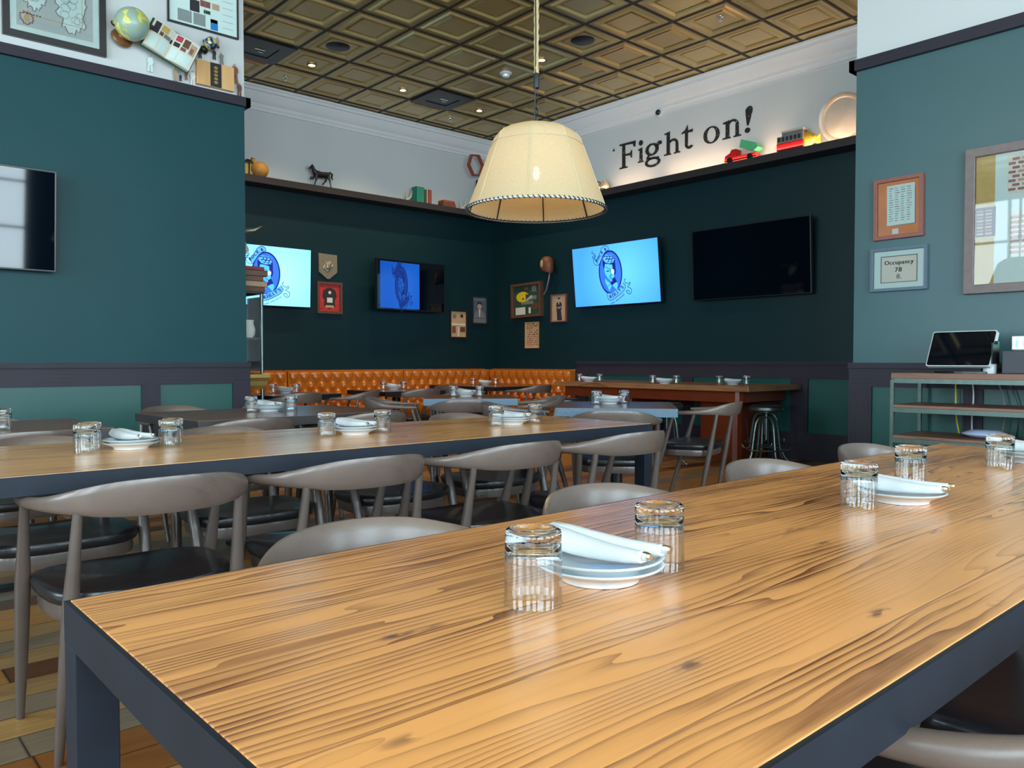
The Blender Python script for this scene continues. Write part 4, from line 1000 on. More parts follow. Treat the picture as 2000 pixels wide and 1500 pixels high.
# open book
A_, B_, Cc, D_ = [ony(x, y, YL-.10) for x, y in ((300, 36), (276, 89), (364, 139), (388, 97))]
bc = (A_+B_+Cc+D_)/4; ux = ((D_-A_)+(Cc-B_)).normalized(); uy = ((A_-B_)+(D_-Cc)).normalized(); W_ = ((D_-A_).length+(Cc-B_).length)/2; Hh = ((A_-B_).length+(D_-Cc).length)/2
r = thing('open_book', 'open illustrated book leaning on the white wall between the two globes', 'book', bc)
def bookpt(u, v, d): return ux*u+uy*v+Vector((0, -1, 0))*d
def prof_(u, side): s_ = abs(u)/(W_/2); return .018+.028*math.sin(min(1, s_*1.15)*PI*.62)*(1 if s_ > 0 else 0)
b = MB(); N_ = 24; top = []; bot = []
for i in range(N_+1): u = -W_/2+W_*i/N_; top.append((u, prof_(u, 0)))
for v0, v1 in ((-Hh/2, Hh/2),):
    ring0 = [bookpt(u, v0, d) for u, d in top]+[bookpt(W_/2, v0, .006), bookpt(-W_/2, v0, .006)]; ring1 = [bookpt(u, v1, d) for u, d in top]+[bookpt(W_/2, v1, .006), bookpt(-W_/2, v1, .006)]
    b.rings([ring0, ring1])
b.build('pages', 'paper', r, True)
b = MB(); e = .012
b.prism([(-W_/2-e, -Hh/2-e), (W_/2+e, -Hh/2-e), (W_/2+e, Hh/2+e), (-W_/2-e, Hh/2+e)], bookpt, -.002, .0055); b.build('cover', 'feltgreen', r)
D = Draw((0, 0, 0), ux, uy)
def on_page(u0, v0, u1, v1, mm):
    n_ = 6; vs = []; fs = []; mi = D.mat(mm)
    for i in range(n_+1):
        u = (u0+(u1-u0)*i/n_)*W_/2; d = prof_(u, 0)+.0012
        for v in (v0, v1): vs.append(D.bm.verts.new(bookpt(u, v*Hh/2, d)))
        if i: k_ = len(vs)-4; f = D.bm.faces.new([vs[k_], vs[k_+1], vs[k_+3], vs[k_+2]]); f.material_index = mi
for q in ((-.92, .1, -.68, .9, 'pdark'), (-.62, .45, -.3, .9, 'pgold'), (-.62, .12, -.46, .4, 'frame_wood'), (-.42, .12, -.14, .4, 'pmid'), (-.12, .05, -.03, .35, 'pdark'), (.05, .5, .3, .92, 'pink'), (.36, .3, .62, .9, 'frame_wood'), (.04, .08, .28, .4, 'pdark'), (.34, .0, .56, .26, 'frame_red'), (.66, .0, .93, .8, 'skin'), (.70, .1, .86, .5, 'frame_red'), (-.92, -.85, -.55, -.05, 'matboard'), (-.48, -.85, -.1, -.05, 'matboard'), (.06, -.8, .3, -.1, 'matboard'), (.36, -.85, .88, -.15, 'matboard')): on_page(*q)
D.build('page_pictures', r)
# wooden plaque with dark strip
A_, B_, Cc, D_ = [ony(x, y, YL-.05) for x, y in ((384, 114), (387, 165), (459, 176), (457, 131))]
bc = (A_+B_+Cc+D_)/4; W_ = (D_-A_).x; Hh = ((A_-B_).z+(D_-Cc).z)/2
r = wall_empty('wooden_plaque', 'pale wooden board with black strip and gold marks near the rail end', 'plaque', Vector((bc.x, YL, bc.z)), 'back')
b = lbox(MB(), W_, Hh, .001, .045, .004); b.build('board', wood('light_oak', srgb(214, 168, 112), srgb(180, 130, 80), 'Z', 50), r)
D = Draw(*XY); D.O = Vector((0, 0, .0455)); D.rect(-W_*.15, -Hh*.49, W_*.15, Hh*.49, 'frame_dark', 0)
for k in range(5): D.ell(0, Hh*(.3-.15*k), W_*.055, Hh*.06, 'gilt', .001, 14)
D.build('dark_strip', r)
# paper figures standing on the wall
figs = [(294, 107, 140, 'matboard', 'pale grey figure alone under the open book'), (343, 130, 158, 'sepia', 'tan coated figure above the rail'), (353, 144, 158, 'pdark', 'short dark figure next to the tan coated one'), (364, 139, 156, 'frame_red', 'reddish small figure under the book corner'), (377, 137, 167, 'pwhite', 'white dressed figure beside the wooden board'), (391, 92, 113, 'pdark', 'dark figure behind the book edge'), (419, 96, 116, 'pdark', 'dark suited figure under the small globe'), (433, 102, 125, 'pmid', 'grey figure above the wooden board'), (425, 71, 92, 'sepia', 'pale figure touching the framed spread'), (459, 124, 163, 'frame_red', 'brown figure at right of the wooden board'), (468, 161, 188, 'frame_wood', 'walking figure at the rail end')]
for k, (px, t0, t1, mm, words) in enumerate(figs):
    tp, bt_ = ony(px, t0, YL-.03), ony(px, t1, YL-.03); h_ = tp.z-bt_.z
    r = wall_empty('paper_figure', 'small cut-out person, '+words, 'figurine', Vector((bt_.x, YL, bt_.z+h_/2)), 'back', 'cut-out figures on the white wall')
    b = MB(); w_ = h_*.16; sg = 1 if k % 2 else -1
    pts = [(-w_*.9, -h_/2), (-w_*.1, -h_/2), (-w_*.1, -h_*.1), (w_*.1, -h_*.1), (w_*.35, -h_/2), (w_*1.1, -h_/2), (w_*.75, 0), (w_*1.05, h_*.05), (w_*1.1, h_*.22), (w_*.7, h_*.33), (w_*.2, h_*.35), (-w_*.2, h_*.35), (-w_*.75, h_*.32), (-w_*1.1, h_*.15), (-w_*.95, -h_*.08), (-w_*.7, 0)]
    b.prism([(sg*u, v) for u, v in pts], lambda u, v, d: (u, v, d), .026, .03)
    b.tube([(0, 0, .026), (0, 0, .001)], .003, 5); b.build('body', mm, r)
    b = MB(); b.prism([(w_*.38*math.cos(q*PI/6), h_*.42+h_*.075*math.sin(q*PI/6)) for q in range(12)], lambda u, v, d: (u, v, d), .026, .031); b.build('head', 'skin', r)

# near right wall pictures
def certificate(D, a, c):
    D.rect(-a*.1, -c*.65, a*.8, c*.7, 'pmid', .0004)
    D.rect(-a*.55, -c*.62, a*.75, c*.85, 'matboard', .0008)
    for k in range(15):
        for q in range(4): x = -a*.45+q*a*.28; D.rect(x, c*(.72-.085*k), x+a*random.uniform(.12, .24), c*(.745-.085*k), 'pline' if (k+q) % 3 else 'frame_red', .0012)
    D.rect(-a*.3, -c*.95, -a*.0, -c*.75, 'pwhite', .0008)
picture('framed_print', 'orange framed print with a pale inset sheet above the occupancy sign', 'right', XN, (1709, 1806, 346, 466), .028, 'frame_red', 'orangewood', .03, draw=certificate, glass=True, roll=.01)
def occ(D, a, c):
    D.rect(-a*.72, -c*.70, a*.72, c*.72, 'pmid', .0004); D.rect(-a*.68, -c*.66, a*.68, c*.67, 'paper', .0007)
    D.text('Occupancy', -a*.0, c*.26, c*.31, 'ink', .0012, sq=1.0, bold=c*.02); D.text('78', -a*.02, -c*.14, c*.34, 'ink', .0012, bold=c*.02)
    D.ring(-a*.02, -c*.38, a*.05, c*.10, a*.075, c*.135, 'frame_slate', .0012, 20); D.ell(-a*.02, -c*.38, a*.035, c*.075, 'pmid', .0012)
    D.line([(a*.06, -c*.47), (a*.12, -c*.52)], .004, 'frame_slate', .0012)
picture('occupancy_sign', 'slate framed sign reading Occupancy 78 on the grey-green near wall', 'right', XN, (1703, 1814, 483, 568), .022, 'frame_slate', 'matboard', .035, 'sign', occ, glass=True)
def reflectpic(D, a, c):  # window and brick reflections in the glass, painted into the print
    for x0, y0, x1, y1, mm in ((-.98, -.98, -.62, .98, 'pgold'), (-.62, -.98, .98, .98, 'matboard'), (-.98, -.25, -.6, .2, 'pwhite'), (-.4, .35, .5, .95, 'pwhite'), (-.35, -.6, .1, .1, 'pwhite')): D.rect(a*x0, c*y0, a*x1, c*y1, mm, .0004+.0002*(x0 > -.5))
    for k in range(8):
        for q in range(5):
            x = -a*.38+q*a*.17+(k % 2)*a*.07; y = c*(.4+.065*k); D.rect(x, y, x+a*.13, y+c*.04, 'skin' if (k*q) % 3 else 'frame_red', .001)
            if q < 2: y = c*(-.55+.075*k); D.rect(-a*.33+q*a*.2, y, -a*.17+q*a*.2, y+c*.045, 'skin', .001)
            if q < 2: y = c*(-.22+.05*k); D.rect(-a*.95+q*a*.16, y, -a*.83+q*a*.16, y+c*.03, 'frame_red' if k % 2 else 'skin', .001)
cx, w_, h_ = px_rect('right', XN, 1888, 2150, 290, 575)
picture('framed_picture', 'large grey-brown framed picture under glass cut off by the right frame edge', 'right', XN, (1888, 2150, 272, 568), .06, 'frame_grey', 'pgold', .045, draw=reflectpic, glass=True)

# ---------------------------------------------------------------- Fight on!
t = NT('weathered_black_letters'); v = t.voro(t.map(t.obj(), (1, 1, 1)), 42); nz = t.noise(t.obj(), 14, 2)
sel = t.math('MULTIPLY', t.ramp(v[0], [(.16, 1.0), (.26, 0.0)]), t.ramp(nz, [(.52, 0.0), (.60, 1.0)])); t.set(color=t.mix(sel, (.012, .010, .010), (.62, .6, .58)), rough=.7); M['letters'] = t.m
class Gl:
    """letters made of strokes in a 0-1 box (height 1)"""
    def __init__(s): s.p = []
    def q(s, *pts): s.p.append(list(pts)); return s
    def arc(s, cx, cy, rx, ry, rx2, ry2, a0=0, a1=360, n=28):
        for i in range(n):
            t0, t1 = math.radians(a0+(a1-a0)*i/n), math.radians(a0+(a1-a0)*(i+1)/n)
            s.p.append([(cx+rx*math.cos(t0), cy+ry*math.sin(t0)), (cx+rx2*math.cos(t0), cy+ry2*math.sin(t0)), (cx+rx2*math.cos(t1), cy+ry2*math.sin(t1)), (cx+rx*math.cos(t1), cy+ry*math.sin(t1))])
        return s
    def dot(s, cx, cy, rx, ry, n=20): s.p.append([(cx+rx*math.cos(2*PI*i/n), cy+ry*math.sin(2*PI*i/n)) for i in range(n)]); return s
LT = {
 "'": Gl().dot(.45, .3, .3, .24).q((.15, .3), (.3, .75), (.65, 1), (.7, .95), (.42, .7), (.4, .3)),
 'F': Gl().q((.0, 0), (.52, 0), (.5, .05), (.38, .07), (.36, .93), (.18, .93), (.18, .07), (.03, .06)).q((.0, 1), (1, 1), (.97, .76), (.88, .78), (.82, .90), (.02, .93)).q((.34, .56), (.66, .56), (.72, .66), (.78, .66), (.78, .36), (.72, .37), (.66, .47), (.34, .49)),
 'i': Gl().q((.0, 0), (1, 0), (.95, .05), (.78, .07), (.74, .66), (.05, .60), (.08, .55), (.3, .54), (.28, .07), (.05, .05)).dot(.5, .87, .34, .12),
 'g': Gl().arc(.42, .70, .20, .17, .40, .25).q((.6, .84), (.82, .98), (.98, .96), (1, .84), (.86, .82), (.7, .76)).q((.2, .52), (.3, .46), (.22, .40), (.85, .36), (.8, .30), (.15, .30), (.08, .38)).arc(.46, .19, .30, .11, .46, .20, -190, 170),
 'h': Gl().q((.0, 0), (.46, 0), (.44, .05), (.37, .07), (.37, 1), (.02, .95), (.04, .90), (.17, .88), (.17, .07), (.02, .05)).arc(.56, .44, .17, .12, .31, .22, 0, 150).q((.72, .07), (.72, .46), (.88, .46), (.90, .07), (1, .05), (1, 0), (.62, 0), (.62, .05)),
 't': Gl().q((.30, .14), (.30, .68), (.0, .66), (.04, .72), (.3, .80), (.52, 1.0), (.55, .76), (.95, .78), (.92, .66), (.55, .67), (.54, .2)).arc(.66, .2, .14, .09, .36, .2, 170, 330),
 'o': Gl().arc(.5, .5, .27, .42, .5, .5),
 'n': Gl().q((.0, 0), (.46, 0), (.44, .07), (.38, .1), (.38, .98), (.02, .90), (.04, .83), (.18, .80), (.18, .1), (.02, .07)).arc(.56, .66, .17, .2, .31, .32, 0, 150).q((.70, .1), (.70, .70), (.87, .70), (.88, .1), (1, .07), (1, 0), (.6, 0), (.6, .07)),
 '!': Gl().q((.38, .30), (.5, .26), (.62, .34), (.95, .80), (.95, .92), (.75, 1), (.45, .98), (.22, .88), (.25, .70)).dot(.45, .1, .28, .10),
}
sign = thing('wall_lettering', "large weathered black serif lettering reading 'Fight on! above the right shelf", 'lettering', onx(1330, 270, XR))
so = sign.location.copy()
for nm, ch, x0, x1, yt, yb in (('apostrophe', "'", 1196, 1203, 286, 300), ('letter_f', 'F', 1210, 1242, 275, 331), ('letter_i', 'i', 1246, 1258, 270, 321), ('letter_g', 'g', 1260, 1293, 273, 329), ('letter_h', 'h', 1297, 1329, 252, 305), ('letter_t', 't', 1331, 1355, 240, 295), ('letter_o', 'o', 1374, 1406, 243, 284), ('letter_n', 'n', 1411, 1448, 229, 273), ('exclamation_mark', '!', 1452, 1471, 204, 263)):
    c_, w_, h_ = px_rect('right', XR, x0, x1, yt+4, yb-4); h_ *= 1.02; b = MB(); q_ = c_-so
    for k, pl in enumerate(LT[ch].p):
        b.prism(pl, lambda u, v, d: (-d, q_.y+w_/2-u*w_, q_.z-h_/2+v*h_), .0005, .006+.0003*(k % 3))
    b.build(nm, 'letters', sign)

# ---------------------------------------------------------------- things on the display shelves
YS, XS = YB-.13, XR-.13
def onback(px): p = ony(px, 345, YS); return Vector((p.x, YS, SZ+.0005))
def onright(px): p = onx(px, 300, XS); return Vector((XS, p.y, SZ+.0005))
M['bronze'] = plain('dark_bronze', srgb(44, 40, 38), .4, .5); M['clay'] = plain('ochre_clay', srgb(196, 138, 62), .55, var=.2, scale=12)
M['bone'] = plain('bleached_antler', srgb(196, 190, 176), .6, var=.15); M['bookgreen'] = plain('green_book_cloth', srgb(24, 128, 104), .55); M['bookred'] = plain('faded_red_book_cloth', srgb(150, 62, 60), .6, var=.2)
M['oldwood'] = plain('old_brown_wood', srgb(104, 66, 48), .55, var=.3, scale=14); M['redpaint'] = plain('red_toy_paint', srgb(206, 30, 34), .35); M['greenpaint'] = plain('green_toy_paint', srgb(92, 190, 128), .4)
M['platterm'] = plain('brushed_metal_platter', srgb(160, 156, 146), .4, .3, var=.25, scale=6); M['fish'] = plain('yellow_fish', srgb(214, 164, 50), .45, var=.25, scale=20); M['redwood'] = plain('red_wood_frame', srgb(150, 70, 50), .45)
p = onback(484); r = thing('lantern', 'small dark lantern with pale panes at left end of the back shelf', 'lantern', p)
b = MB(); b.box((-.07, -.05, 0), (.07, .05, .02)); b.box((-.07, -.05, .15), (.07, .05, .17)); [b.box((x-.006, y-.006, .02), (x+.006, y+.006, .15)) for x in (-.06, .0, .06) for y in (-.044, .044)]; b.rings([[(-.05, -.04, .17), (.05, -.04, .17), (.05, .04, .17), (-.05, .04, .17)], [(-.02, -.02, .20), (.02, -.02, .20), (.02, .02, .20), (-.02, .02, .20)]]); b.build('body', 'bronze', r)
b = MB(); b.box((-.05, -.035, .02), (.05, .035, .15)); b.build('panes', 'pgold', r)
p = onback(505); r = thing('clay_jug', 'round ochre jug with a small neck on the back shelf', 'jug', p)
b = MB(); b.lathe([(.05, 0), (.085, .02), (.115, .07), (.118, .11), (.10, .155), (.06, .185), (0, .19)], 28); b.build('body', 'clay', r, True)
b = MB(); b.tube([(-.06, -.03, .16), (-.09, -.04, .19), (-.085, -.045, .215)], [.03, .022, .028], 12); b.build('neck', 'clay', r, True)
# horse
p = onback(627); r = thing('horse_figurine', 'dark metal trotting horse figurine on the white wall shelf', 'figurine', p)
b = MB(); b.box((-.16, -.05, 0), (.16, .05, .014), .003); b.build('plinth', 'bronze', r)
b = MB()
b.tube([(-.085, 0, .165), (-.05, 0, .17), (0, 0, .165), (.05, 0, .17), (.095, 0, .175), (.11, 0, .165)], [.035, .044, .040, .038, .040, .022], 12)
b.tube([(-.075, 0, .175), (-.105, 0, .215), (-.12, 0, .25)], [.038, .026, .018], 10)
b.tube([(-.112, 0, .262), (-.13, 0, .248), (-.165, 0, .218)], [.018, .018, .009], 8)
for y, pts in ((.018, [(-.075, .15), (-.105, .11), (-.135, .125), (-.13, .095)]), (-.018, [(-.07, .15), (-.075, .09), (-.095, .045), (-.10, .016)]), (.018, [(.085, .16), (.075, .10), (.045, .07), (.03, .05)]), (-.018, [(.09, .16), (.115, .10), (.12, .06), (.135, .016)])):
    b.tube([(x, y, z) for x, z in pts], [.02, .011, .008, .009], 7)
b.build('body', 'bronze', r, True)
b = MB(); b.tube([(.11, 0, .18), (.13, 0, .215), (.155, 0, .20), (.15, 0, .15), (.165, 0, .125)], [.008, .014, .015, .012, .006], 7); b.build('tail', 'bronze', r, True)
b = MB(); b.tube([(-.08, 0, .21), (-.10, 0, .24), (-.118, 0, .268), (-.122, 0, .285)], [.008, .012, .009, .003], 6); b.build('mane', 'bronze', r, True)
def antler(label, p, k=1.0, flip=1, name='antler'):
    r = thing(name, label, 'antler', p); b = MB()
    b.tube([(0, 0, .012), (.05*flip, 0, .03), (.10*flip, -.01, .08), (.13*flip, 0, .15*k)], [.014, .015, .012, .004], 7)
    b.tube([(.04*flip, 0, .03), (.05*flip, .02, .09*k), (.03*flip, .03, .14*k)], [.010, .008, .003], 6)
    b.tube([(-.0, 0, .014), (-.05*flip, -.01, .02), (-.09*flip, 0, .05)], [.012, .009, .003], 6); b.build('tines', 'bone', r, True)
antler('thin white antler leaning at left of the green book', onback(790), 1.1)
antler('white antler lying in front of the red books', onback(846), .7, -1)
antler('white antler right of the brown box by the lamp shade', onback(897), 1.2)
def book(label, p, w_, d_, h_, mat, rz=0):
    r = thing('book', label, 'book', p, rz, 'books on the back shelf')
    b = MB(); b.box((-w_/2, -d_/2, 0), (-w_/2+.004, d_/2, h_)); b.box((w_/2-.004, -d_/2, 0), (w_/2, d_/2, h_)); b.box((-w_/2, -d_/2, 0), (w_/2, -d_/2+.004, h_)); b.build('cover', mat, r)
    b = MB(); b.box((-w_/2+.0042, -d_/2+.0042, .003), (w_/2-.0042, d_/2-.005, h_-.004)); b.build('pages', 'paper', r)
book('wide green standing book on the back shelf', onback(814)+Vector((0, -.03, 0)), .135, .11, .215, 'bookgreen')
q = onback(829); book('narrow faded red book next to the green one', q+Vector((.0, .0, 0)), .035, .14, .20, 'sepia'); book('dark red book, rightmost of the standing ones', q+Vector((.045, 0, 0)), .05, .14, .20, 'bookred')
p = onback(872); r = thing('wooden_box', 'low brown wooden box on the back shelf by the white antlers', 'box', p)
b = MB(); b.box((-.115, -.07, 0), (.115, .07, .06), .004); b.build('body', 'oldwood', r)
b = MB(); b.box((-.10, -.065, .0602), (.10, .065, .10), .006); b.box((-.105, -.067, .07), (.105, .067, .075)); b.build('lid', 'redwood', r)
p = onback(940); r = thing('stacked_case', 'stack of old dark wooden cases beside the lamp shade in the corner', 'case', p)
b = MB(); b.box((-.10, -.07, 0), (.12, .09, .20), .006); b.build('lower_case', 'sepia', r); b = MB(); b.box((-.055, -.06, .2005), (.12, .08, .34), .006); b.build('middle_case', 'oldwood', r); b = MB(); b.box((-.04, -.06, .3405), (.14, .08, .50), .006); b.build('upper_case', 'bronze', r)
p = ony(929, 323, YB-.19); r = thing('hexagonal_frame', 'red wooden six sided frame perched on the corner cases', 'frame', p, .2)
b = MB(); R_ = .175; o1 = [(R_*math.cos(PI/3*k+.15), 0, R_*math.sin(PI/3*k+.15)) for k in range(6)]; i1_ = [(x*.86, 0, z*.86) for x, y, z in o1]
b.rings([[(x, -.025, z) for x, y, z in o1], [(x, .025, z) for x, y, z in o1], [(x, .025, z) for x, y, z in i1_], [(x, -.025, z) for x, y, z in i1_], [(x, -.025, z) for x, y, z in o1]], True, False); b.build('hexagon', 'redwood', r)
# right shelf
p = onright(1165); r = thing('wicker_basket', 'small wicker basket on the right shelf beside the lamp shade', 'basket', p)
b = MB(); b.lathe([(.05, 0), (.075, .03), (.08, .10), (.072, .10), (.065, .03), (.0, .01)], 20); b.build('bowl', 'sepia', r, True)
b = MB(); b.tube([(0, .076*math.cos(a), .10+.05*math.sin(a)) for a in [PI*i/10 for i in range(11)]], .006, 6); b.build('handle', 'oldwood', r, True)
p = onright(1180); r = thing('shell_ornament', 'glowing onion shaped shell ornament right of the wicker basket', 'ornament', p)
b = MB(); b.lathe([(.02, 0), (.05, .02), (.07, .06), (.055, .10), (.02, .13), (.006, .17), (0, .18)], 20); b.build('body', plain('shell_body', srgb(220, 180, 140), .4, var=.2), r, True)
# toys: x = along the shelf towards the camera (-Y), built in local x
def toy(name, label, cat, px): return thing(name, label, cat, onright(px), -PI/2)
r = toy('toy_truck', 'red toy dump truck with a green tipping bed on the right shelf', 'toy', 1458)
b = MB(); prof = [(-.22, .03), (.14, .03), (.14, .07), (-.10, .07), (-.10, .15), (-.155, .15), (-.175, .115), (-.235, .09), (-.245, .03)]
b.prism(prof, lambda u, v, d: (u, d, v), -.055, .055); b.build('cab', 'redpaint', r)
b = MB(); cs, sn = math.cos(-.38), math.sin(-.38); prof = [(-.09, 0), (.10, 0), (.135, .05), (.09, .085), (-.10, .085)]
b.prism([(.03+u*cs-v*sn, .125+u*sn+v*cs) for u, v in prof], lambda u, v, d: (u, d, v), -.06, .06); b.build('tipping_bed', 'greenpaint', r)
for x in (-.17, .08):
    for y in (-.062, .062):
        b = MB(); b.lathe([(.0, -.012), (.032, -.012), (.032, .012), (0, .012)], 16, (x, y, .0325), axis='Y'); b.build('wheel', 'black', r, True)
r = toy('toy_tram', 'red and cream toy tram with dark windows on the right shelf', 'toy', 1545)
b = MB(); b.box((-.14, -.05, .025), (.16, .05, .10), .005); b.build('lower_body', 'redpaint', r)
b = MB(); b.box((-.135, -.048, .1002), (.02, .048, .17)); b.box((-.08, -.048, .17), (.155, .048, .205), .004); b.box((.02, -.048, .1002), (.155, .048, .17)); b.build('upper_body', 'pmid', r)
b = MB()
for k in range(6): b.box((-.125+k*.045, -.052, .115), (-.095+k*.045, .052, .16))
b.build('windows', 'pdark', r)
b = MB(); b.box((-.09, -.05, .2052), (.16, .05, .225), .004); b.build('roof', 'bone', r)
for x in (-.09, .1):
    for y in (-.042, .042):
        b = MB(); b.lathe([(.0, -.006), (.022, -.006), (.022, .006), (0, .006)], 14, (x, y, .0225), axis='Y'); b.build('wheel', 'black', r, True)
r = toy('fish_ornament', 'yellow spotted fish ornament right of the toy tram', 'ornament', 1577)
b = MB(); rings = []
for x, h_ in ((-.09, .03), (-.075, .06), (-.03, .085), (.02, .08), (.06, .055), (.085, .03), (.09, .02)): rings.append([(x, .028*math.cos(2*PI*k/16), .095+h_*math.sin(2*PI*k/16)) for k in range(16)])
b.rings(rings); b.build('body', 'fish', r, True)
b = MB(); b.prism([(.08, .07), (.15, .03), (.135, .09), (.14, .15), (.08, .11)], lambda u, v, d: (u, d, v-.02), -.006, .006); b.build('tail_fin', 'fish', r)
b = MB(); b.prism([(-.06, .0), (.06, .0), (.04, .025), (-.04, .025)], lambda u, v, d: (u, d, v), -.03, .03); b.build('stand', 'bone', r)
p = onx(1650, 227, XR-.05); r = thing('metal_platter', 'large round metal platter leaning on the wall at right end of shelf', 'platter', (XR-.085, p.y, SZ+.245), 0)
r.rotation_euler = (0, -.17, 0)
b = MB(); b.lathe([(0, .0), (.195, .0), (.215, -.02), (.242, -.026), (.245, -.02), (.22, -.010), (.20, .008), (0, .008)], 48, axis='X'); b.build('dish', 'platterm', r, True)
D = Draw((-.0012, 0, 0), (0, -1, 0), (0, 0, 1)); 
for k in range(5): D.ring(0, 0, .03*k+.02, .03*k+.02, .03*k+.023, .03*k+.023, 'platterm', 0, 40)
D.build('engraved_rings', r)
# small uplights lying on the shelves (they light the white wall from below)
M['ledglow'] = emit('warm_led', (1, .72, .45), 2.5)
for k, (px, pw, words) in enumerate(((1216, 3.0, 'left of the lettering'), (1345, 4.0, 'below the lettering'), (1443, 5.0, 'behind the toy truck'), (1560, 8.0, 'behind the toy tram'), (1640, 6.0, 'behind the round platter'))):
    p = onright(px); p.x = XR-.035
    r = thing('shelf_uplight', 'low warm shelf uplight '+words, 'light', p, 0, 'warm uplights along the right shelf')
    b = MB(); b.box((-.015, -.12, 0), (.012, .12, .012)); b.build('housing', 'black', r); b = MB(); b.box((-.010, -.115, .0122), (.008, .115, .016)); b.build('diffuser', 'ledglow', r)
    l = bpy.data.lights.new('shelf_glow', 'AREA'); l.shape = 'RECTANGLE'; l.size = .06; l.size_y = .8; l.energy = pw*.36; l.color = (1, .64, .40)
    o = bpy.data.objects.new('shelf_glow', l); C.objects.link(o); o.location = p+Vector((-.13, 0, .035)); o.rotation_euler = (0, PI+.35, 0)

# ---------------------------------------------------------------- ceiling fixtures
tc = lambda i, j: (GX+(i+.5)*TS, GY+(j+.5)*TS)
M['glow'] = emit('downlight_glow', (1, .74, .42), 40)
for px, py, pw, words in ((609, 126, 75, 'leftmost of the row along the back wall'), (787, 175, 75, 'middle of the row along the back wall'), (936, 215, 75, 'in the corner near the lamp shade'), (1058, 116, 75, 'right beside the jute rope')):
    p = onz(px, py, CZ); r = thing('recessed_downlight', 'glowing recessed ceiling downlight, '+words, 'light', (p.x, p.y, CZ-.0005), 0, 'recessed downlights')
    b = MB(); b.lathe([(.055, 0), (.055, -.012), (.036, -.012), (.034, -.002)], 24, caps=False); b.build('trim_ring', 'gilt', r, True)
    b = MB(); b.lathe([(0, -.006), (.034, -.006), (.034, -.001), (0, -.001)], 20); b.build('lens', 'glow', r)
    plight('downlight', (p.x, p.y, CZ-.03), pw, (1, .74, .46), .03, 110, (0, 0, 0))
for px, py, words in ((660, 91, 'left of the lamp rope'), (1138, 79, 'right of the lamp rope')):
    p = onz(px, py, CZ); r = thing('ceiling_speaker', 'round black ceiling speaker grille, '+words, 'speaker', (p.x, p.y, CZ+.004), 0, 'ceiling speakers')
    b = MB(); b.lathe([(0, -.012), (.115, -.012), (.125, -.006), (.125, 0), (0, 0)], 36); b.build('grille', 'blackmetal', r, True)
p = onz(988, 143, CZ); r = thing('smoke_detector', 'white round smoke detector on the tin ceiling', 'detector', (p.x, p.y, CZ+.01))
b = MB(); b.lathe([(0, -.002), (.07, -.002), (.072, -.02), (.055, -.03), (0, -.03)], 28); b.build('base', 'china', r, True); b = MB(); b.lathe([(.045, -.0302), (.04, -.055), (.025, -.062), (0, -.062)], 24); b.build('sensor', 'china', r, True)
for px, py, words in ((507, 95, 'cut by the green wall edge'), (862, 192, 'between two downlights')):
    p = onz(px, py, CZ); i, j = round((p.x-GX)/TS-.5), round((p.y-GY)/TS-.5); cx, cy = tc(i, j)
    r = thing('ceiling_vent', 'dark square ceiling vent panel, '+words, 'vent', (cx, cy, CZ), 0, 'square ceiling vents')
    b = MB(); a = TS/2-.014
    for k in range(4): 
        if k == 0: b.box((-a, -a, -.026), (a, -a+.13, -.014))
        elif k == 1: b.box((-a, a-.13, -.026), (a, a, -.014))
        elif k == 2: b.box((-a, -a+.13, -.026), (-a+.13, a-.13, -.014))
        else: b.box((a-.13, -a+.13, -.026), (a, a-.13, -.014))
    b.build('panel', 'frame_dark', r)
    b = MB(); b.box((-a+.13, -a+.13, -.018), (a-.13, a-.13, -.0145)); b.build('grille', 'black', r)
    b = MB(); b.box((-.06, -.05, -.024), (.05, -.02, -.0182)); b.box((.0, .02, -.024), (.06, .04, -.0182)); b.build('damper', 'chrome', r)
for px, py, words in ((558, 151, 'nearest the green wall'), (879, 232, 'behind the square vent'), (1407, 33, 'above the lettering')):
    p = onz(px, py, CZ); r = thing('sprinkler_head', 'small chrome ceiling sprinkler, '+words, 'sprinkler', (p.x, p.y, CZ+.006), 0, 'ceiling sprinklers')
    b = MB(); b.lathe([(0, 0), (.032, 0), (.03, -.012), (.01, -.02), (.01, -.04), (.018, -.042), (.018, -.045), (0, -.045)], 18); b.build('head', 'chrome', r, True)
p = onx(1290, 221, XR); r = thing('security_camera', 'tiny round dome camera on the white wall above the lettering', 'camera', p)
b = MB(); b.lathe([(0, -.001), (.055, -.001), (.055, -.03), (.045, -.045), (0, -.045)], 24, axis='X'); b.build('housing', 'china', r, True)
b = MB(); b.lathe([(.034, -.0452), (.03, -.06), (.015, -.07), (0, -.072)], 20, axis='X'); b.build('lens', 'black', r, True)

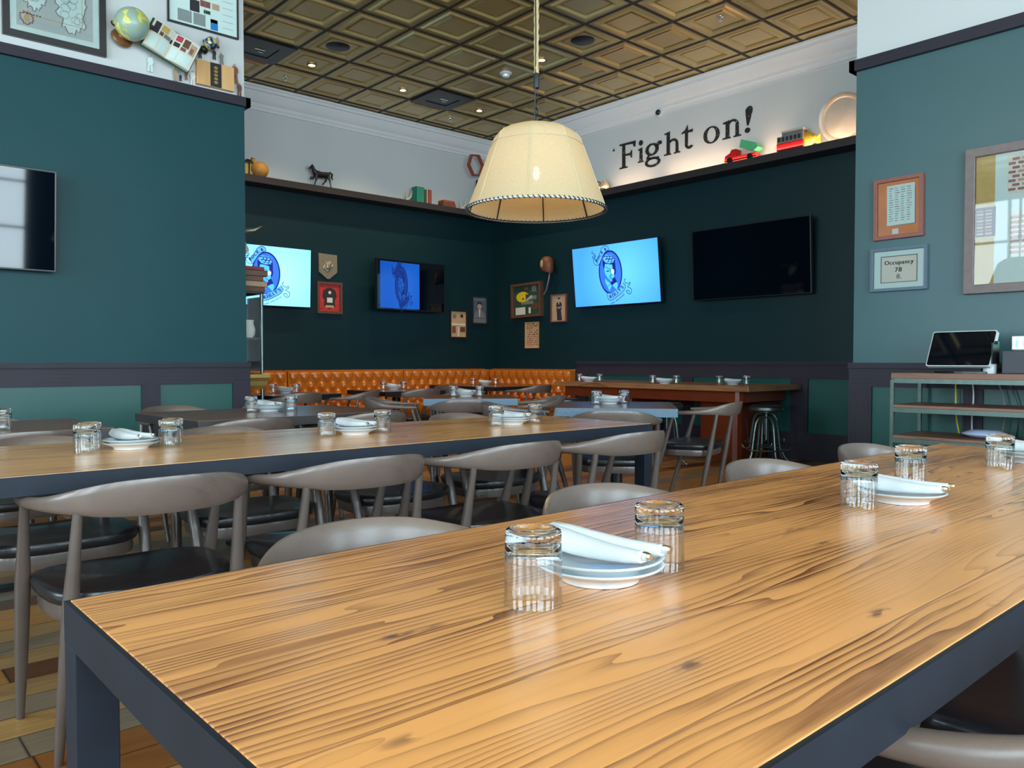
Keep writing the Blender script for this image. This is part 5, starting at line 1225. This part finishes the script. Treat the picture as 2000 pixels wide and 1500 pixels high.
# ---------------------------------------------------------------- glass cabinet at the wall corner
CX0, CX1, CY0, CY1 = 2.875, 3.075, 6.74, 7.14
r = thing('display_cabinet', 'narrow glass display cabinet with steel posts beside the green wall corner', 'cabinet', ((CX0+CX1)/2, (CY0+CY1)/2, 0))
ox, oy = (CX1-CX0)/2, (CY1-CY0)/2
for sx in (-1, 1):
    for sy in (-1, 1):
        b = MB(); b.lathe([(.0, 0), (.018, 0), (.016, .05), (.016, 1.64), (0, 1.64)], 12, (sx*(ox-.016), sy*(oy-.016), 0)); b.build('post', 'stoolmetal', r, True)
b = MB(); b.box((-ox, -oy, 1.6402), (ox, oy, 1.66)); b.build('top', 'bronze', r)
for z in (.12, .50, 1.24):
    b = MB(); b.box((-ox+.034, -oy+.01, z), (ox-.034, oy-.01, z+.012)); b.build('shelf', 'bronze', r)
b = MB(); b.box((-ox+.002, -oy+.002, .80), (ox-.002, oy-.002, .82)); b.rings([[(s_[0]*(ox+k), s_[1]*(oy+k), z) for s_ in ((-1, -1), (1, -1), (1, 1), (-1, 1))] for k, z in ((-.0, .80), (.015, .83), (.02, .87), (.035, .90), (.035, .93), (.01, .94))], True, True); b.build('collar', 'gilt', r)
b = MB(); b.box((-ox+.034, -oy+.001, .96), (ox-.034, -oy+.004, 1.62)); b.box((ox-.004, -oy+.034, .96), (ox-.001, oy-.034, 1.62)); b.build('glass_panel', 'pane', r)
zt = 1.6603
for k, (w_, h_, mm, dx, words) in enumerate(((.22, .045, 'oldwood', .0, 'bottom'), (.24, .05, 'sepia', .012, 'second from bottom'), (.22, .045, 'oldwood', -.005, 'third from bottom'), (.25, .05, 'frame_wood', .015, 'fourth from bottom'), (.20, .03, 'bookred', .0, 'topmost'))):
    r = thing('old_book', 'worn brown leather volume on the glass cabinet, %s of its stack' % words, 'book', (2.985+dx, 6.92, zt), random.uniform(-.1, .1), 'stack of old books on the cabinet')
    b = MB(); b.box((-w_/2, -.15, 0), (w_/2, .15, .005)); b.box((-w_/2, -.15, h_-.005), (w_/2, .15, h_)); b.box((-w_/2, -.15, 0), (w_/2, -.145, h_)); b.build('cover', mm, r)
    b = MB(); b.box((-w_/2+.008, -.144, .0052), (w_/2-.008, .145, h_-.0052)); b.build('pages', 'paper', r); zt += h_+.0005
p = Vector((2.853, 6.95, 2.12)); r = thing('animal_skull', 'horned animal skull mounted high behind the green wall corner', 'skull', p)
b = MB(); b.tube([(.0, 0, .02), (.05, 0, .02), (.10, 0, -.02), (.16, 0, -.09)], [.05, .06, .05, .025], 12); b.build('skull', 'bone', r, True)
for s_ in (-1, 1):
    b = MB(); b.tube([(.06, s_*.04, .05), (.10, s_*.10, .08), (.17, s_*.14, .09), (.24, s_*.14, .13)], [.022, .02, .014, .004], 8); b.build('horn', 'steelpic', r, True)
r = thing('china_jug', 'cream jug with grey pattern inside the glass cabinet', 'jug', (2.98, 6.86, 1.2525))
b = MB(); b.lathe([(.035, 0), (.055, .03), (.06, .08), (.045, .13), (.05, .16), (.044, .16), (.038, .13), (0, .12)], 20); b.build('body', 'paper', r, True)

# ---------------------------------------------------------------- metal rack with register
RX0, RX1, RY0, RY1 = 5.33, 5.80, .95, 2.235
r = thing('metal_rack', 'green-grey metal shelf rack with rustic boards against the near right wall', 'rack', ((RX0+RX1)/2, (RY0+RY1)/2, 0)); ox, oy = (RX1-RX0)/2, (RY1-RY0)/2
for sx in (-1, 1):
    for sy in (-1, 1):
        b = MB(); b.box((sx*ox, sy*oy, 0), (sx*(ox-.022), sy*(oy-.022), .925)); b.build('leg', 'rackmetal', r)
for z, th, mm in ((.935, .035, 'rackboard'), (.745, .018, 'rackboard'), (.545, .018, 'rackboard')):
    if 'rackboard' not in M: M['rackboard'] = wood('rustic_rack_board', srgb(122, 84, 66), srgb(46, 36, 34), 'Y', 22, .45, warp=3, plank=.16)
    b = MB(); b.box((-ox+.003, -oy+.003, z), (ox-.003, oy-.003, z+th), .002); b.build('board', mm, r)
    b = MB()
    for s_ in (-1, 1): b.box((s_*ox, -oy+.022, z-.03), (s_*(ox-.012), oy-.022, z-.0005)); b.box((-ox+.022, s_*oy, z-.03), (ox-.022, s_*(oy-.012), z-.0005))
    b.build('rail', 'rackmetal', r)
RT = .9705
r = thing('pos_terminal', 'black touch screen register terminal with silver rim on the metal rack', 'terminal', (5.50, 1.86, RT), -.10)
b = MB(); b.prism([(.12*math.cos(2*PI*k/24)*.9, .17*math.sin(2*PI*k/24)) for k in range(24)], lambda u, v, d: (u, v, d), 0, .012); b.build('foot', 'black', r)
b = MB(); b.box((-.02, -.12, .012), (.03, .12, .05)); b.box((.0, -.04, .05), (.04, .04, .14)); b.build('stand', 'black', r)
tl = .42; cs, sn = math.cos(tl), math.sin(tl)
def sl(u, v, d): return (-.075+v*sn+d*cs, -u, .045+v*cs-d*sn)
def slab(w0, v0, v1, d0, d1, cr=.012):
    pts = []
    for cx_, cy_, a0 in ((w0-cr, v1-cr, 0), (-w0+cr, v1-cr, 90), (-w0+cr, v0+cr, 180), (w0-cr, v0+cr, 270)):
        for k in range(5): a = math.radians(a0+22.5*k); pts.append((cx_+cr*math.cos(a), cy_+cr*math.sin(a)))
    b = MB(); b.prism(pts, sl, d0, d1); return b
slab(.195, 0, .245, .0, .028).build('silver_rim', 'china', r); slab(.189, .006, .239, -.0015, -.0002).build('screen', 'screenoff', r)
b = MB(); b.box((-.062, -.204, .06), (.03, -.196, .19)); b.box((-.02, -.215, .18), (-.0, -.196, .2)); b.build('card_reader', 'black', r)
r = thing('sanitiser_bottle', 'white and blue plastic bottle beside the register terminal', 'bottle', (5.49, 1.70, RT))
b = MB(); b.lathe([(0, 0), (.036, 0), (.038, .01), (.038, .08), (.03, .1), (.012, .108), (0, .108)], 24); b.build('body', 'china', r, True); b = MB(); b.lathe([(0, .108), (.012, .108), (.012, .13), (.006, .132), (.006, .15), (0, .15)], 12); b.tube([(0, 0, .148), (-.035, 0, .148), (-.04, 0, .14)], .005, 6); b.build('pump', 'black', r, True)
r = thing('receipt_printer', 'dark grey box receipt printer at right edge on the metal rack', 'printer', (5.56, 1.50, RT))
b = MB(); b.box((-.12, -.09, 0), (.1, .12, .14), .006); b.build('case', 'frame_slate' if False else plain('charcoal_case', srgb(58, 62, 70), .5, bump=.1, scale=200), r); b = MB(); b.box((-.1, -.07, .1402), (.0, .06, .146)); b.build('cover', 'black', r)
r = thing('switch_box', 'small white wall box with green lights above the printer', 'device', (5.62, 1.56, RT+.1408+.006))
b = MB(); b.box((-.02, -.055, 0), (.02, .055, .085), .004); b.build('case', 'china', r)
M['led'] = emit('green_led', (.1, 1, .6), 3)
for y in (-.02, .02):
    b = MB(); b.box((-.0212, y, .015), (-.0202, y+.012, .062)); b.build('indicator_light', 'led', r)
r = thing('round_cushion', 'pale blue round cushion lying on the lowest rack shelf', 'cushion', (5.55, 1.74, .5635))
b = MB(); b.lathe([(0, 0), (.08, .004), (.125, .022), (.13, .026), (.125, .03), (.08, .048), (0, .052)], 36); b.build('cover', plain('pale_blue_cloth', srgb(190, 206, 240), .5), r, True)
M['yellowcable'] = plain('yellow_cable', srgb(210, 190, 60), .5); M['whitecable'] = plain('white_cable', srgb(205, 210, 215), .5)
cab = [('yellow cable hanging behind the rack boards', 'yellowcable', 2.03, .0), ('white cable second from the left behind the rack', 'whitecable', 1.935, -.02), ('grey cable right of the white one behind the rack', 'pmid', 1.77, -.03), ('black looped cable behind the rack at right', 'black', 1.60, .05), ('thin black cable hanging near the rack end', 'black', 1.70, .02)]
for words, mm, y, dx in cab:
    r = thing('hanging_cable', words, 'cable', (5.84, y, 0), 0, 'cables behind the rack')
    b = MB(); b.tube([(dx*.3+.008*math.sin(i*.3), -.05*math.sin(i*.08)+.02*math.sin(i*.17+y*9), .93-.0187*i) for i in range(41)], .005, 6); b.build('lead', mm, r, True)
